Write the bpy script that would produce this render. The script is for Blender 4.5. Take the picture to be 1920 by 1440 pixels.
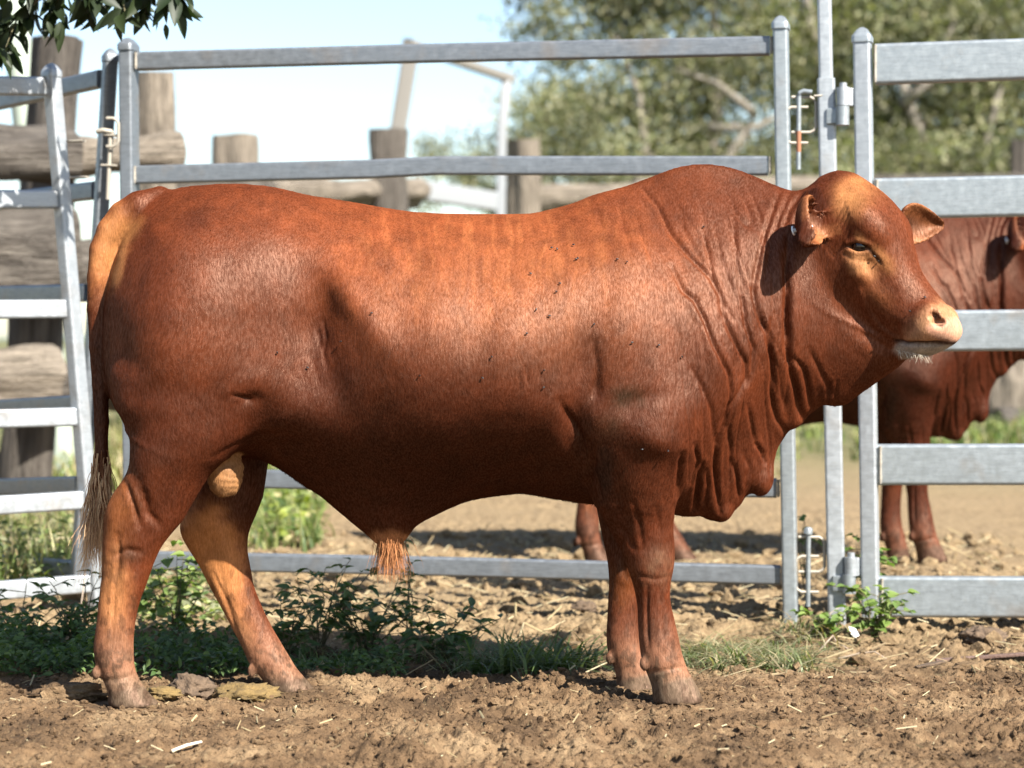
import bpy, bmesh, math, random
import numpy as np
from mathutils import Vector, Matrix, Quaternion

for _o in list(bpy.data.objects):
    bpy.data.objects.remove(_o)

# ------------------------------------------------------------------ camera, sky, sun, exposure
SC = bpy.context.scene
COL = SC.collection
FPX = 4000.0          # focal length in pixels of the 1920 px wide photograph
CX, HORIZON, CAMZ = 960.0, 635.0, 1.0
KS = FPX / 5700.0     # first distance estimates were made for a longer lens
FOCUS = 5.95

cam_data = bpy.data.cameras.new('camera')
cam = bpy.data.objects.new('camera', cam_data)
COL.objects.link(cam)
cam.location = (0, 0, CAMZ)
cam.rotation_euler = (math.radians(90), 0, 0)
cam_data.sensor_width = 36.0
cam_data.lens = FPX / 1920 * 36
cam_data.shift_y = (HORIZON - 720) / 1920
cam_data.clip_start = 0.1
cam_data.clip_end = 12000
cam_data.dof.use_dof = True
cam_data.dof.focus_distance = FOCUS
cam_data.dof.aperture_fstop = 2.7
SC.camera = cam

SUN_TO = Vector((0.77, -0.90, 1.0)).normalized()
world = bpy.data.worlds.new('World')
SC.world = world
world.use_nodes = True
wn = world.node_tree.nodes
sky = wn.new('ShaderNodeTexSky')
sky.sky_type = 'NISHITA'
sky.sun_disc = False
sky.sun_elevation = math.asin(SUN_TO.z)
sky.sun_rotation = math.atan2(SUN_TO.x, SUN_TO.y)
sky.air_density = 1.0
sky.dust_density = 0.65
sky.ozone_density = 1.0
bgn = wn['Background']
bgn.inputs['Strength'].default_value = 0.068
world.node_tree.links.new(sky.outputs['Color'], bgn.inputs['Color'])

sun_data = bpy.data.lights.new('sun', 'SUN')
sun_data.energy = 5.0
sun_data.angle = math.radians(0.5)
sun_data.color = (1.0, 0.95, 0.86)
sun = bpy.data.objects.new('sun', sun_data)
COL.objects.link(sun)
sun.rotation_euler = SUN_TO.to_track_quat('Z', 'Y').to_euler()

SC.view_settings.view_transform = 'Standard'
SC.view_settings.look = 'None'
SC.view_settings.gamma = 1.0
SC.view_settings.use_curve_mapping = False
SC.view_settings.exposure = 1.75
SC.render.engine = 'CYCLES'
SC.cycles.use_denoising = True
SC.cycles.max_bounces = 6

# ------------------------------------------------------------------ helpers
rng = np.random.default_rng(11)
random.seed(5)

def px(u, v, Y):
    """a measured point of the photograph at distance Y, in metres"""
    return Vector(((u - CX) * Y / FPX, Y, CAMZ - (v - HORIZON) * Y / FPX))

def pxn(u, v, Y): return px(u, v, Y * KS)

def tag(o, label=None, cat=None, group=None, kind=None):
    if label: o['label'] = label
    if cat: o['category'] = cat
    if group: o['group'] = group
    if kind: o['kind'] = kind
    return o

def link(o, parent=None):
    COL.objects.link(o)
    if parent is not None:
        o.parent = parent
    return o

def empty(name, loc, rz=0.0):
    o = bpy.data.objects.new(name, None)
    o.empty_display_size = 0.1
    COL.objects.link(o)
    o.location = loc
    o.rotation_euler = (0, 0, rz)
    return o

def mesh_np(name, V, F, mat=None, parent=None, smooth=True, link_it=True):
    V = np.asarray(V, np.float32)
    me = bpy.data.meshes.new(name)
    if isinstance(F, np.ndarray):
        n, k = F.shape
        me.vertices.add(len(V)); me.loops.add(n * k); me.polygons.add(n)
        me.vertices.foreach_set('co', V.ravel())
        me.loops.foreach_set('vertex_index', F.astype(np.int32).ravel())
        me.polygons.foreach_set('loop_start', np.arange(0, n * k, k, dtype=np.int32))
        me.polygons.foreach_set('loop_total', np.full(n, k, np.int32))
        me.polygons.foreach_set('use_smooth', np.full(n, smooth, bool))
        me.update(calc_edges=True)
    else:
        me.from_pydata([tuple(v) for v in V], [], [tuple(f) for f in F])
        me.polygons.foreach_set('use_smooth', np.full(len(me.polygons), smooth, bool))
        me.update()
    if mat: me.materials.append(mat)
    o = bpy.data.objects.new(name, me)
    if link_it:
        link(o, parent)
    return o

class MB:
    """collects vertices and faces of one mesh"""
    def __init__(s): s.v, s.f = [], []
    def add(s, vs, fs):
        b = len(s.v)
        s.v += [tuple(v) for v in vs]
        s.f += [tuple(i + b for i in f) for f in fs]
    def sweep(s, pts, prof, ups=None, scale=None, cap=True):
        """sweep a closed 2-D profile (side, up) along points"""
        pts = [Vector(p) for p in pts]; n = len(prof); vs = []
        for i, p in enumerate(pts):
            a = pts[max(0, i - 1)]; b = pts[min(len(pts) - 1, i + 1)]
            t = (b - a).normalized()
            up = Vector(ups) if ups is not None else (Vector((0, 0, 1)) if abs(t.z) < .9 else Vector((0, -1, 0)))
            sd = t.cross(up).normalized(); up2 = sd.cross(t).normalized()
            k = scale[i] if scale is not None else 1.0
            for (x, y) in prof: vs.append(p + sd * x * k + up2 * y * k)
        fs = []
        for i in range(len(pts) - 1):
            for j in range(n):
                k = (j + 1) % n
                fs.append((i * n + j, i * n + k, (i + 1) * n + k, (i + 1) * n + j))
        if cap:
            fs.append(tuple(range(n - 1, -1, -1)))
            fs.append(tuple((len(pts) - 1) * n + j for j in range(n)))
        s.add(vs, fs)
    def tube(s, pts, r, n=8, scale=None):
        s.sweep(pts, [(r * math.cos(2 * math.pi * k / n), r * math.sin(2 * math.pi * k / n)) for k in range(n)], scale=scale)
    def build(s, name, mat, parent=None, smooth=False, offset=None):
        v = s.v
        if offset is not None:
            v = [(a[0] - offset[0], a[1] - offset[1], a[2] - offset[2]) for a in v]
        return mesh_np(name, v, s.f, mat, parent, smooth)

def round_rect(w, h, r, n=3):
    out = []
    for cx, cy, a0 in ((w/2-r, h/2-r, 0), (-w/2+r, h/2-r, 90), (-w/2+r, -h/2+r, 180), (w/2-r, -h/2+r, 270)):
        for k in range(n + 1):
            a = math.radians(a0 + 90 * k / n)
            out.append((cx + r * math.cos(a), cy + r * math.sin(a)))
    return out

def auto_smooth(o, deg=35):
    me = o.data
    bm = bmesh.new(); bm.from_mesh(me)
    for e in bm.edges:
        if len(e.link_faces) == 2 and e.calc_face_angle(0) > math.radians(deg): e.smooth = False
    for f in bm.faces: f.smooth = True
    bm.to_mesh(me); bm.free()
    return o

# numpy noise ------------------------------------------------------
def _hash(ix, iy, iz, seed):
    h = (ix.astype(np.int64) * 374761393 + iy.astype(np.int64) * 668265263 + iz.astype(np.int64) * 2147483647 + seed * 1274126177) & 0xffffffff
    h = ((h ^ (h >> 13)) * 1274126177) & 0xffffffff
    h = ((h ^ (h >> 16)) * 2246822519) & 0xffffffff
    return ((h ^ (h >> 15)) & 0xffff) / 65535.0

def vnoise(x, y, z=None, seed=0):
    if z is None:
        z = np.zeros_like(x)
    ix, iy, iz = np.floor(x), np.floor(y), np.floor(z)
    fx, fy, fz = x - ix, y - iy, z - iz
    fx, fy, fz = [t * t * (3 - 2 * t) for t in (fx, fy, fz)]
    r = 0
    for dz in ((0, 1) if np.any(fz) else (0,)):
        wz = fz if dz else 1 - fz
        for dy in (0, 1):
            wy = fy if dy else 1 - fy
            for dx in (0, 1):
                wx = fx if dx else 1 - fx
                r = r + wx * wy * wz * _hash(ix + dx, iy + dy, iz + dz, seed)
    return r * 2 - 1

def fbm(x, y, z=None, seed=0, octv=4, gain=.5):
    a, t, s = 0, 1.0, 0
    for k in range(octv):
        f = 2.03 ** k
        a = a + t * vnoise(x * f + k * 17.3, y * f - k * 9.1, None if z is None else z * f, seed + k)
        s += t; t *= gain
    return a / s

def worley(x, y, seed=0):
    ix, iy = np.floor(x), np.floor(y)
    best = np.full(x.shape, 9.0); rnd = np.zeros(x.shape)
    for dx in (-1, 0, 1):
        for dy in (-1, 0, 1):
            cx, cy = ix + dx, iy + dy
            qx = cx + _hash(cx, cy, cx * 0, seed); qy = cy + _hash(cx, cy, cx * 0 + 1, seed + 3)
            d = np.hypot(qx - x, qy - y)
            m = d < best
            best = np.where(m, d, best); rnd = np.where(m, _hash(cx, cy, cx * 0 + 2, seed + 5), rnd)
    return best, rnd

# shader helpers ---------------------------------------------------
class NT:
    def __init__(s, name):
        s.m = bpy.data.materials.new(name); s.m.use_nodes = True
        s.t = s.m.node_tree; s.b = s.t.nodes['Principled BSDF']; s.out = s.t.nodes['Material Output']
    def n(s, typ, **kw):
        nd = s.t.nodes.new(typ)
        for k, v in kw.items():
            if k.startswith('_'): setattr(nd, k[1:], v)
            else: nd.inputs[k.replace('__', ' ')].default_value = v
        return nd
    def l(s, a, b): s.t.links.new(a, b)
    def coords(s, scale=(1, 1, 1), rot=(0, 0, 0), out='Object'):
        tc = s.n('ShaderNodeTexCoord'); mp = s.n('ShaderNodeMapping')
        mp.inputs['Scale'].default_value = scale; mp.inputs['Rotation'].default_value = rot
        s.l(tc.outputs[out], mp.inputs['Vector']); return mp.outputs['Vector']
    def noise(s, vec, scale, detail=4, rough=.55):
        nd = s.n('ShaderNodeTexNoise'); nd.inputs['Scale'].default_value = scale
        nd.inputs['Detail'].default_value = detail; nd.inputs['Roughness'].default_value = rough
        s.l(vec, nd.inputs['Vector']); return nd.outputs['Fac']
    def ramp(s, fac, stops):
        nd = s.n('ShaderNodeValToRGB'); cr = nd.color_ramp
        while len(cr.elements) < len(stops): cr.elements.new(.5)
        for e, (p, c) in zip(cr.elements, stops):
            e.position = p; e.color = (c[0], c[1], c[2], 1) if not np.isscalar(c) else (c, c, c, 1)
        s.l(fac, nd.inputs['Fac']); return nd.outputs['Color']
    def mix(s, fac, a, b, blend='MIX'):
        nd = s.n('ShaderNodeMix', _data_type='RGBA', _blend_type=blend)
        for src, i in ((fac, 0), (a, 6), (b, 7)):
            if isinstance(src, (int, float)): nd.inputs[i].default_value = src
            elif isinstance(src, tuple): nd.inputs[i].default_value = (*src, 1)
            else: s.l(src, nd.inputs[i])
        return nd.outputs[2]
    def bump(s, h, strength, dist, normal=None):
        nd = s.n('ShaderNodeBump'); nd.inputs['Strength'].default_value = strength; nd.inputs['Distance'].default_value = dist
        s.l(h, nd.inputs['Height'])
        if normal is not None: s.l(normal, nd.inputs['Normal'])
        return nd.outputs['Normal']
    def set(s, **kw):
        for k, v in kw.items():
            k = k.replace('__', ' ')
            if hasattr(v, 'links') or isinstance(v, bpy.types.NodeSocket): s.l(v, s.b.inputs[k])
            else: s.b.inputs[k].default_value = (*v, 1) if isinstance(v, tuple) and len(v) == 3 else v
        return s.m
# ------------------------------------------------------------------ ground
def ground_z(x, y):
    z = .022 * fbm(x * 1.6, y * 1.1, None, 3, 3)
    z = z - .030 * np.exp(-((y - 6.85) / .4) ** 2) + .012 * np.exp(-((y - 5.6) / .35) ** 2)
    near = np.clip((15 - y) / 5, 0.5, 1.15)
    feet = np.ones(np.shape(x))
    for (u, Y) in ((235, 5.81), (545, 6.13), (1265, 5.86), (1185, 6.15)):
        fx = (u - CX) * Y / FPX
        feet = feet * (1 - .9 * np.exp(-(((x - fx) / .11) ** 2 + ((y - Y) / .10) ** 2)))
    d1, r1 = worley(x / .085 + .3 * vnoise(x * 9, y * 9), y / .10, 5)
    c1 = np.clip(1 - d1 * 1.35, 0, 1) * np.clip((r1 - .45) * 2.2, 0, 1)
    d2, r2 = worley(x / .034 + .35 * vnoise(x * 31, y * 31, None, 4), y / .042, 8)
    c2 = np.clip(1 - d2 * 1.3, 0, 1) * np.clip((r2 - .3) * 1.6, 0, 1)
    d3, r3 = worley(x / .016, y / .02, 12)
    c3 = np.clip(1 - d3 * 1.2, 0, 1) * r3
    d4, r4 = worley(x / .17, y / .19, 15)
    pit = np.clip(1 - d4 * 2.3, 0, 1) * (r4 > .45)
    rough = .018 * c1 ** .7 + .016 * c2 ** .8 + .014 * c3 + .020 * fbm(x * 24, y * 24, None, 17, 4, .6) - .030 * pit
    patch = .55 + .45 * np.clip(.5 + 1.2 * vnoise(x * 1.3, y * 1.3, None, 44), 0, 1)
    out = (z + rough * near * patch - .012) * feet + (-.004) * (1 - feet)
    return np.where(y > 21, out * .6, out)

def spaced(a, b, step): return np.arange(a, b, step)
ys = np.concatenate([spaced(3.6, 4.7, .03), spaced(4.7, 6.3, .0052), spaced(6.3, 8.2, .009), spaced(8.2, 14, .045), 14 * 1.06 ** np.arange(0, 100)])
xo = 1.76 * 1.11 ** np.arange(1, 75)
xs = np.concatenate([-xo[::-1], spaced(-1.76, 1.76, .0062), [1.76], xo])
GX, GY = np.meshgrid(xs, ys, indexing='ij')
GZ = ground_z(GX, GY)
GZ[np.abs(GX) > 8] *= .5
nx_, ny_ = GX.shape
I_ = np.arange(nx_ * ny_).reshape(nx_, ny_)
GF = np.stack([I_[:-1, :-1], I_[1:, :-1], I_[1:, 1:], I_[:-1, 1:]], -1).reshape(-1, 4)
def ground_material():
    N = NT('dry_dirt')
    v = N.coords()
    sep = N.n('ShaderNodeSeparateXYZ'); N.l(v, sep.inputs[0])
    a = N.noise(v, 3.0, 6, .65); b = N.noise(v, 28.0, 5, .7); c = N.noise(v, 150.0, 3, .7); d = N.noise(v, .35, 4, .6)
    vst = N.coords((60, 9, 60), (0, 0, .5)); st = N.noise(vst, 1.0, 3, .7)
    near = N.ramp(a, [(.34, (.056, .035, .020)), (.5, (.126, .078, .042)), (.66, (.198, .134, .076))])
    near = N.mix(.7, near, N.ramp(b, [(.25, (.5, .48, .46)), (.5, (1, 1, 1)), (.75, (1.5, 1.5, 1.45))]), 'MULTIPLY')
    near = N.mix(.5, near, N.ramp(c, [(.3, .55), (.7, 1.45)]), 'MULTIPLY')
    near = N.mix(N.ramp(st, [(.62, 0.0), (.70, .55)]), near, (.27, .20, .11))
    mid = N.ramp(b, [(.32, (.085, .056, .031)), (.5, (.205, .144, .081)), (.68, (.32, .237, .138))])
    mid = N.mix(N.ramp(a, [(.4, 0.0), (.65, .6)]), mid, (.26, .19, .107))
    far = N.ramp(d, [(.3, (.07, .085, .032)), (.5, (.115, .115, .05)), (.7, (.18, .15, .08))])
    def yr(lo, hi):
        m = N.n('ShaderNodeMapRange'); m.inputs['From Min'].default_value = lo; m.inputs['From Max'].default_value = hi
        N.l(sep.outputs['Y'], m.inputs['Value']); return m.outputs['Result']
    col = N.mix(yr(6.3, 7.9), near, mid)
    col = N.mix(yr(13.3, 21), col, far)
    nrm = N.bump(c, .9, .007, N.bump(b, .8, .016))
    N.set(Base__Color=col, Roughness=.95, Normal=nrm)
    N.b.inputs['Specular IOR Level'].default_value = .15
    return N.m
M_DIRT = ground_material()
ground = tag(mesh_np('ground', np.stack([GX, GY, GZ], -1).reshape(-1, 3), GF, M_DIRT), kind='structure')
def gz(x, y): return float(ground_z(np.array([float(x)]), np.array([float(y)]))[0])
# ------------------------------------------------------------------ galvanised steel yard
def galv(name, base, dark, rough=.38):
    N = NT(name)
    v = N.coords(); vs = N.coords((3, 3, 22)); vl = N.coords((1.2, 1.2, 30))
    a = N.noise(v, 38, 5, .65); b = N.noise(vs, 6, 4, .6); c = N.noise(v, 210, 2, .6); e = N.noise(v, 5, 3, .6)
    col = N.mix(N.ramp(a, [(.35, 0.0), (.75, .85)]), base, tuple(k * 1.25 for k in base))
    col = N.mix(N.ramp(b, [(.45, 0.0), (.8, .55)]), col, dark)
    col = N.mix(N.ramp(c, [(.62, 0.0), (.70, .35)]), col, tuple(k * .5 for k in base))
    col = N.mix(N.ramp(e, [(.56, 0.0), (.74, .45)]), col, (.22, .165, .115))
    N.set(Base__Color=col, Metallic=.55, Roughness=N.ramp(a, [(.3, rough - .06), (.7, rough + .14)]), Normal=N.bump(a, .12, .002))
    return N.m
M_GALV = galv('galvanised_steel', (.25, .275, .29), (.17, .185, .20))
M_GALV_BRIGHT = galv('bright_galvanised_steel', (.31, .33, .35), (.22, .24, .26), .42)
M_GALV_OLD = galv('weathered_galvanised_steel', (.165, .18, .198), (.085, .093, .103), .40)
M_WELD = NT('weld_scale').set(Base__Color=(.30, .27, .225), Roughness=.6, Metallic=.3)
M_RUST = NT('rusty_pin').set(Base__Color=(.24, .10, .05), Roughness=.7)

def bar(m, p0, p1, w, h, r=.008, up=None, mids=()):
    """straight or slightly bent bar of rounded box section: w across, h along up"""
    m.sweep([p0, *mids, p1], round_rect(w, h, r, 3), ups=up)

def cap_mesh(m, c, w, d, rot, h=.03):
    """pressed cap with a rim on top of a tube"""
    R = Matrix.Rotation(rot, 3, 'Z')
    levels = [(1.16, 0), (1.16, .020), (1.05, .026), (.62, .020 + h * .75), (.2, .020 + h)]
    vs, fs = [], []
    for k, (s, z) in enumerate(levels):
        for (x, y) in round_rect(w * s, d * s, .012 * s, 2): vs.append(Vector(c) + R @ Vector((x, y, z)))
    n = len(round_rect(w, d, .01, 2))
    for k in range(len(levels) - 1):
        for j in range(n): fs.append((k*n+j, k*n+(j+1) % n, (k+1)*n+(j+1) % n, (k+1)*n+j))
    fs.append(tuple(range(n - 1, -1, -1))); fs.append(tuple((len(levels)-1)*n + j for j in range(n)))
    m.add(vs, fs)

def post_mesh(top, bot, w, d, rot, r=.010):
    m = MB()
    R = Matrix.Rotation(rot, 3, 'Z')
    prof = round_rect(w, d, r, 3)
    vs = [Vector(p) + R @ Vector((x, y, 0)) for p in (bot, top) for (x, y) in prof]
    n = len(prof)
    fs = [(j, (j+1) % n, n + (j+1) % n, n + j) for j in range(n)] + [tuple(range(n-1, -1, -1)), tuple(range(n, 2*n))]
    m.add(vs, fs); return m

def weld(m, c, r=.012, n=7, axis=(0, 0, 1), L=.06):
    a = Vector(axis)
    m.tube([Vector(c) + a * (L * (k / n - .5)) for k in range(n + 1)], r * .45, 6, [.6 + .5 * ((k * 37) % 5) / 5 for k in range(n + 1)])

def panel_pt(u, v, A, B):
    """point of the vertical plane through A=(u,Y) and B=(u,Y) that the photograph shows at (u, v)"""
    ax = (A[0] - CX) * A[1] / 5700; bx = (B[0] - CX) * B[1] / 5700
    k = (u - CX) / 5700
    # X = k*Y on the line (ax,AY)-(bx,BY)
    t = (k * A[1] - ax) / ((bx - ax) - k * (B[1] - A[1]))
    Y = A[1] + t * (B[1] - A[1])
    return pxn(u, v, Y)

def finish(o):
    auto_smooth(o, 60)
    wnm = o.modifiers.new('flat_faces', 'WEIGHTED_NORMAL'); wnm.keep_sharp = True
    return o

# --- long panel behind the bull
A0, B0 = (242, 11.4), (1474, 10.75)
pang = math.atan2((10.75 - 11.4) * KS, ((1474-CX)*10.75 - (242-CX)*11.4) / 5700)
basep = panel_pt(860, 1120, A0, B0); basep.z = 0
panel = tag(empty('steel_rail_panel', basep, 0), 'long grey steel rail panel of six rails standing behind the bull', 'fence panel')
def child(m, name, mat, parent, smooth=True):
    off = parent.location if parent.parent is None else parent.parent.location
    o = m.build(name, mat, parent, offset=off)
    return finish(o) if smooth else o
rails = [((258, 115), (1443, 86), ((780, 100.5),)), ((256, 328), (1440, 311), ((700, 317), (820, 310.5))), ((258, 535), (1440, 525), ()), ((258, 735), (1445, 742), ()),
         ((262, 894), (1456, 915), ()), ((264, 1050), (1463, 1078), ((830, 1062),))]
for (l, r, mids) in rails:
    m = MB()
    bar(m, panel_pt(*l, A0, B0), panel_pt(*r, A0, B0), .036, .069, .010, mids=[panel_pt(*q, A0, B0) for q in mids])
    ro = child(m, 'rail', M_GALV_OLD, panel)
    for q, sg in ((l, -1), (r, 1)):
        m = MB(); weld(m, panel_pt(*q, A0, B0) + Vector((math.cos(pang), math.sin(pang), 0)) * .004 * sg + Vector((0, -.02, 0)), .014, L=.062)
        child(m, 'weld', M_WELD, ro)
for (ut, vt, ub, vb, nm) in ((241, 92, 252, 1185, 0), (1464, 52, 1483, 1172, 1)):
    t = panel_pt(ut, vt, A0, B0); b = panel_pt(ub, vb, A0, B0); b.z = min(b.z, -.03)
    po = child(post_mesh(t, b, .052, .088, pang), 'post', M_GALV if nm else M_GALV_OLD, panel)
    m = MB(); cap_mesh(m, t + Vector((0, 0, -.008)), .052, .088, pang)
    child(m, 'cap', M_GALV if nm else M_GALV_OLD, po)

def u_bracket(m, p0, ht, reach, r=.006, side=1, bend=.02):
    """C-shaped rod: welded leg up the post, two arms reaching sideways"""
    x, y, z = p0
    pts = [(x + side * reach, y, z + ht/2), (x + side * bend, y, z + ht/2), (x + side * bend * .3, y, z + ht/2 - bend * .4), (x, y, z + ht/2 - bend),
           (x, y, z - ht/2 + bend), (x + side * bend * .3, y, z - ht/2 + bend * .4), (x + side * bend, y, z - ht/2), (x + side * reach, y, z - ht/2)]
    m.sweep([Vector(q) for q in pts], [(r * math.cos(a), r * .8 * math.sin(a)) for a in np.linspace(0, 2 * math.pi, 8, endpoint=False)], ups=(0, -1, 0))
YR = 10.70
for (v0, v1, u0, u1) in ((201, 268, 1473, 1515), (1043, 1110, 1492, 1535)):
    m = MB(); c = pxn(u0, (v0 + v1) / 2, YR)
    u_bracket(m, c, (v1 - v0) * YR / 5700, (u1 - u0) * YR / 5700, .0055, 1)
    child(m, 'latch_bracket', M_WELD, panel)
# bracket at the left end of the panel
m = MB(); c = pxn(222, 248, 11.33); u_bracket(m, c, .105, .045, .006, -1); child(m, 'latch_bracket', M_WELD, panel)

# --- thin middle post with its sleeve
YP = 10.72
top = pxn(1545, -30, YP); bot = pxn(1570, 1150, YP); bot.z = -.05
mid = pxn(1549, 148, YP)
gpost = tag(empty('gate_post', (bot.x, bot.y, 0)), 'thin grey steel post between the rail panel and the gate, rising out of the picture', 'post')
child(post_mesh(top, pxn(1549, 160, YP), .050, .05, -.15), 'inner_tube', M_GALV_BRIGHT, gpost)
child(post_mesh(mid, bot, .063, .066, -.15), 'sleeve', M_GALV_BRIGHT, gpost)
for (v0, v1, u0, u1) in ((182, 248, 1530, 1484), (1007, 1072, 1546, 1497)):
    m = MB(); c = pxn(u0, (v0 + v1) / 2, YP - .01)
    u_bracket(m, c, (v1 - v0) * YP / 5700, (u0 - u1) * YP / 5700, .0055, -1)
    child(m, 'latch_bracket', M_WELD, gpost)
for v in (217, 1095):
    m = MB(); u = 1580 if v < 600 else 1592; c = pxn(u, v, YP - .08)
    m.tube([c + Vector((0, 0, .033)), c + Vector((0, 0, -.033))], .0235, 16)
    bar(m, c + Vector((-.052, .02, 0)), c + Vector((-.004, .004, 0)), .012, .056, .004)
    child(m, 'hinge_barrel', M_GALV, gpost)
m = MB(); c = pxn(1526, 180, YP - .04); m.tube([c, c + Vector((.03, 0, .002))], .004, 8)
child(m, 'bolt', M_WELD, gpost)

# --- latch pins hang in the brackets
def pin(u, v0, v1, Y, label, bend=1):
    c = pxn(u, v1, Y)
    t = tag(empty('latch_pin', c), label, 'latch pin')
    m = MB(); p0 = pxn(u, v0, Y)
    m.tube([p0, pxn(u - 1, v1, Y)], .0085, 10)
    child(m, 'rod', M_GALV, t)
    m = MB()
    if bend: m.tube([p0, p0 + Vector((.003, 0, .010)), p0 + Vector((.016, -.004, .016)), p0 + Vector((.045, -.008, .012))], .0095, 10)
    else: m.tube([p0 + Vector((-.002, 0, -.002)), p0 + Vector((0, 0, .016)), p0 + Vector((0, 0, .022))], .016, 10, [1, 1, .5])
    child(m, 'handle', M_GALV, t)
    if bend:
        m = MB(); m.tube([pxn(u - .5, 246, Y - .0005), pxn(u - .5, 285, Y - .0005)], .0088, 10); child(m, 'rust_sleeve', M_RUST, t)
    return t
pin(1498, 180, 318, 10.70, 'steel latch pin with bent handle near the top of the rail panel')
pin(1516, 1000, 1137, 10.70, 'steel latch pin in the low bracket just above the grass', 0)

# --- gate on the right
G0, G1 = (1617, 10.66), (1925, 10.52)
gang = math.atan2((10.52 - 10.66) * KS, ((1925-CX)*10.52 - (1617-CX)*10.66) / 5700)
gb = panel_pt(1760, 1160, G0, G1)
gate = tag(empty('steel_gate', (gb.x, gb.y, 0)), 'wide grey steel gate with five broad rails behind the bull\'s head', 'gate')
for (vl, vr) in ((121, 111), (373, 367), (621, 619), (871, 870.5), (1118, 1119.5)):
    m = MB()
    p1 = panel_pt(1925, vr, G0, G1); p0 = panel_pt(1641, vl, G0, G1)
    bar(m, p0, p0 + (p1 - p0) * 3.6, .046, .143, .013)
    ro = child(m, 'rail', M_GALV, gate)
    m = MB(); weld(m, panel_pt(1638.5 + (vl - 121) * .013, vl, G0, G1) + Vector((0, -.028, 0)), .014, L=.13, n=12)
    child(m, 'weld', M_WELD, ro)
p0 = panel_pt(1641, 121, G0, G1); p1 = panel_pt(1925, 111, G0, G1); q = p0 + (p1 - p0) * 3.66
child(post_mesh(Vector((q.x, q.y, q.z + .1)), Vector((q.x, q.y, .02)), .060, .066, gang), 'post', M_GALV_BRIGHT, gate)
t = panel_pt(1617, 75, G0, G1); b = panel_pt(1633, 1156, G0, G1)
po = child(post_mesh(t, b, .060, .066, gang - .12), 'post', M_GALV_BRIGHT, gate)
m = MB(); cap_mesh(m, t + Vector((0, 0, -.01)), .060, .066, gang - .12, .034); child(m, 'cap', M_GALV, po)
for v in (182, 1063):
    m = MB(); u = 1581 if v < 600 else 1596; c = pxn(u, v, 10.72 - .08)
    m.tube([c + Vector((0, 0, .034)), c + Vector((0, 0, -.030))], .0235, 16)
    m.tube([c + Vector((0, 0, .034)), c + Vector((0, 0, .05))], .013, 10)
    bar(m, c + Vector((.004, -.004, 0)), c + Vector((.062, .012, 0)), .014, .064, .004)
    hb = child(m, 'hinge', M_GALV_BRIGHT, gate)

# --- bright panel at the left that runs towards the camera, and the dark one behind it
def side_panel(label, post, rails, w, d, rot, mat, capt):
    (ut, vt, Yt), (ub, vb, Yb) = post
    b = pxn(ub, vb, Yb)
    root = tag(empty('steel_rail_panel', (b.x, b.y, 0)), label, 'fence panel')
    for (l, r) in rails:
        m = MB(); p0, p1 = pxn(*l), pxn(*r)
        k_ = 2.0 / (p0 - p1).length
        bar(m, p0 + (p0 - p1) * k_, p1, .040, .069, .010)
        child(m, 'rail', mat, root)
    e0 = pxn(*rails[0][0]); e1 = pxn(*rails[0][1]); q0 = e0 + (e0 - e1) * (2.0 / (e0 - e1).length)
    child(post_mesh(Vector((q0.x, q0.y, q0.z + .1)), Vector((q0.x, q0.y, -.04)), w, d, rot), 'post', mat, root)
    b.z = min(b.z, -.04)
    po = child(post_mesh(pxn(ut, vt, Yt), b, w, d, rot), 'post', mat, root)
    m = MB(); cap_mesh(m, pxn(ut, vt, Yt) + Vector((0, 0, -.008)), w, d, rot); child(m, 'cap', mat, po)
    return root
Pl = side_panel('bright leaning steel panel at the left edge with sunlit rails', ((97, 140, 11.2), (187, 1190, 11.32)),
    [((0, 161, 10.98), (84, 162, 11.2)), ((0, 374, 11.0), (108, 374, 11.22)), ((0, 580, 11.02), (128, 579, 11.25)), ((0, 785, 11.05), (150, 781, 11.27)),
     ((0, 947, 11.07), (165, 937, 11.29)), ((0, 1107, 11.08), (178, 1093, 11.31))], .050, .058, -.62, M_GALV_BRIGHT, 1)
for v in (265, 333):
    m = MB(); u = 128 if v < 300 else 134
    bar(m, pxn(u, v, 11.15), pxn(u + 30, v - 1, 11.12), .03, .008, .003); child(m, 'latch_bracket', M_WELD, Pl)
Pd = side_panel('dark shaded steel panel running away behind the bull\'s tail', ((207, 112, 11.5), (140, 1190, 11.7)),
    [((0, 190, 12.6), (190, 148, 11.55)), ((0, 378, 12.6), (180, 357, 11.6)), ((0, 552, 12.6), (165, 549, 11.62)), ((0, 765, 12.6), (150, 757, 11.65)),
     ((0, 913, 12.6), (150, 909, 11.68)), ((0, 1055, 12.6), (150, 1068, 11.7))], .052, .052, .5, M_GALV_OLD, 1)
m = MB()
c = pxn(205, 247, 11.36)
m.tube([c + Vector((-.045, -.01, .0)), c + Vector((-.02, -.02, .004)), c + Vector((.008, -.01, .0)), c + Vector((.012, 0, -.01))], .0095, 8)
child(m, 'latch_bracket', M_WELD, Pd)
m = MB(); bar(m, c + Vector((-.02, 0, -.012)), c + Vector((.035, 0, -.014)), .03, .007, .002)
child(m, 'latch_bracket', M_WELD, Pd)
m = MB()
bar(m, c + Vector((-.03, 0, -.125)), c + Vector((.03, 0, -.127)), .03, .007, .002)
child(m, 'latch_bracket', M_WELD, Pd)
c0 = pxn(203, 374, 11.36); lp = tag(empty('latch_pin', c0), 'steel latch pin hanging on the dark panel behind the rump', 'latch pin')
m = MB(); m.tube([pxn(207, 250, 11.36), pxn(202, 374, 11.36)], .0085, 10); child(m, 'rod', M_WELD, lp)
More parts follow.
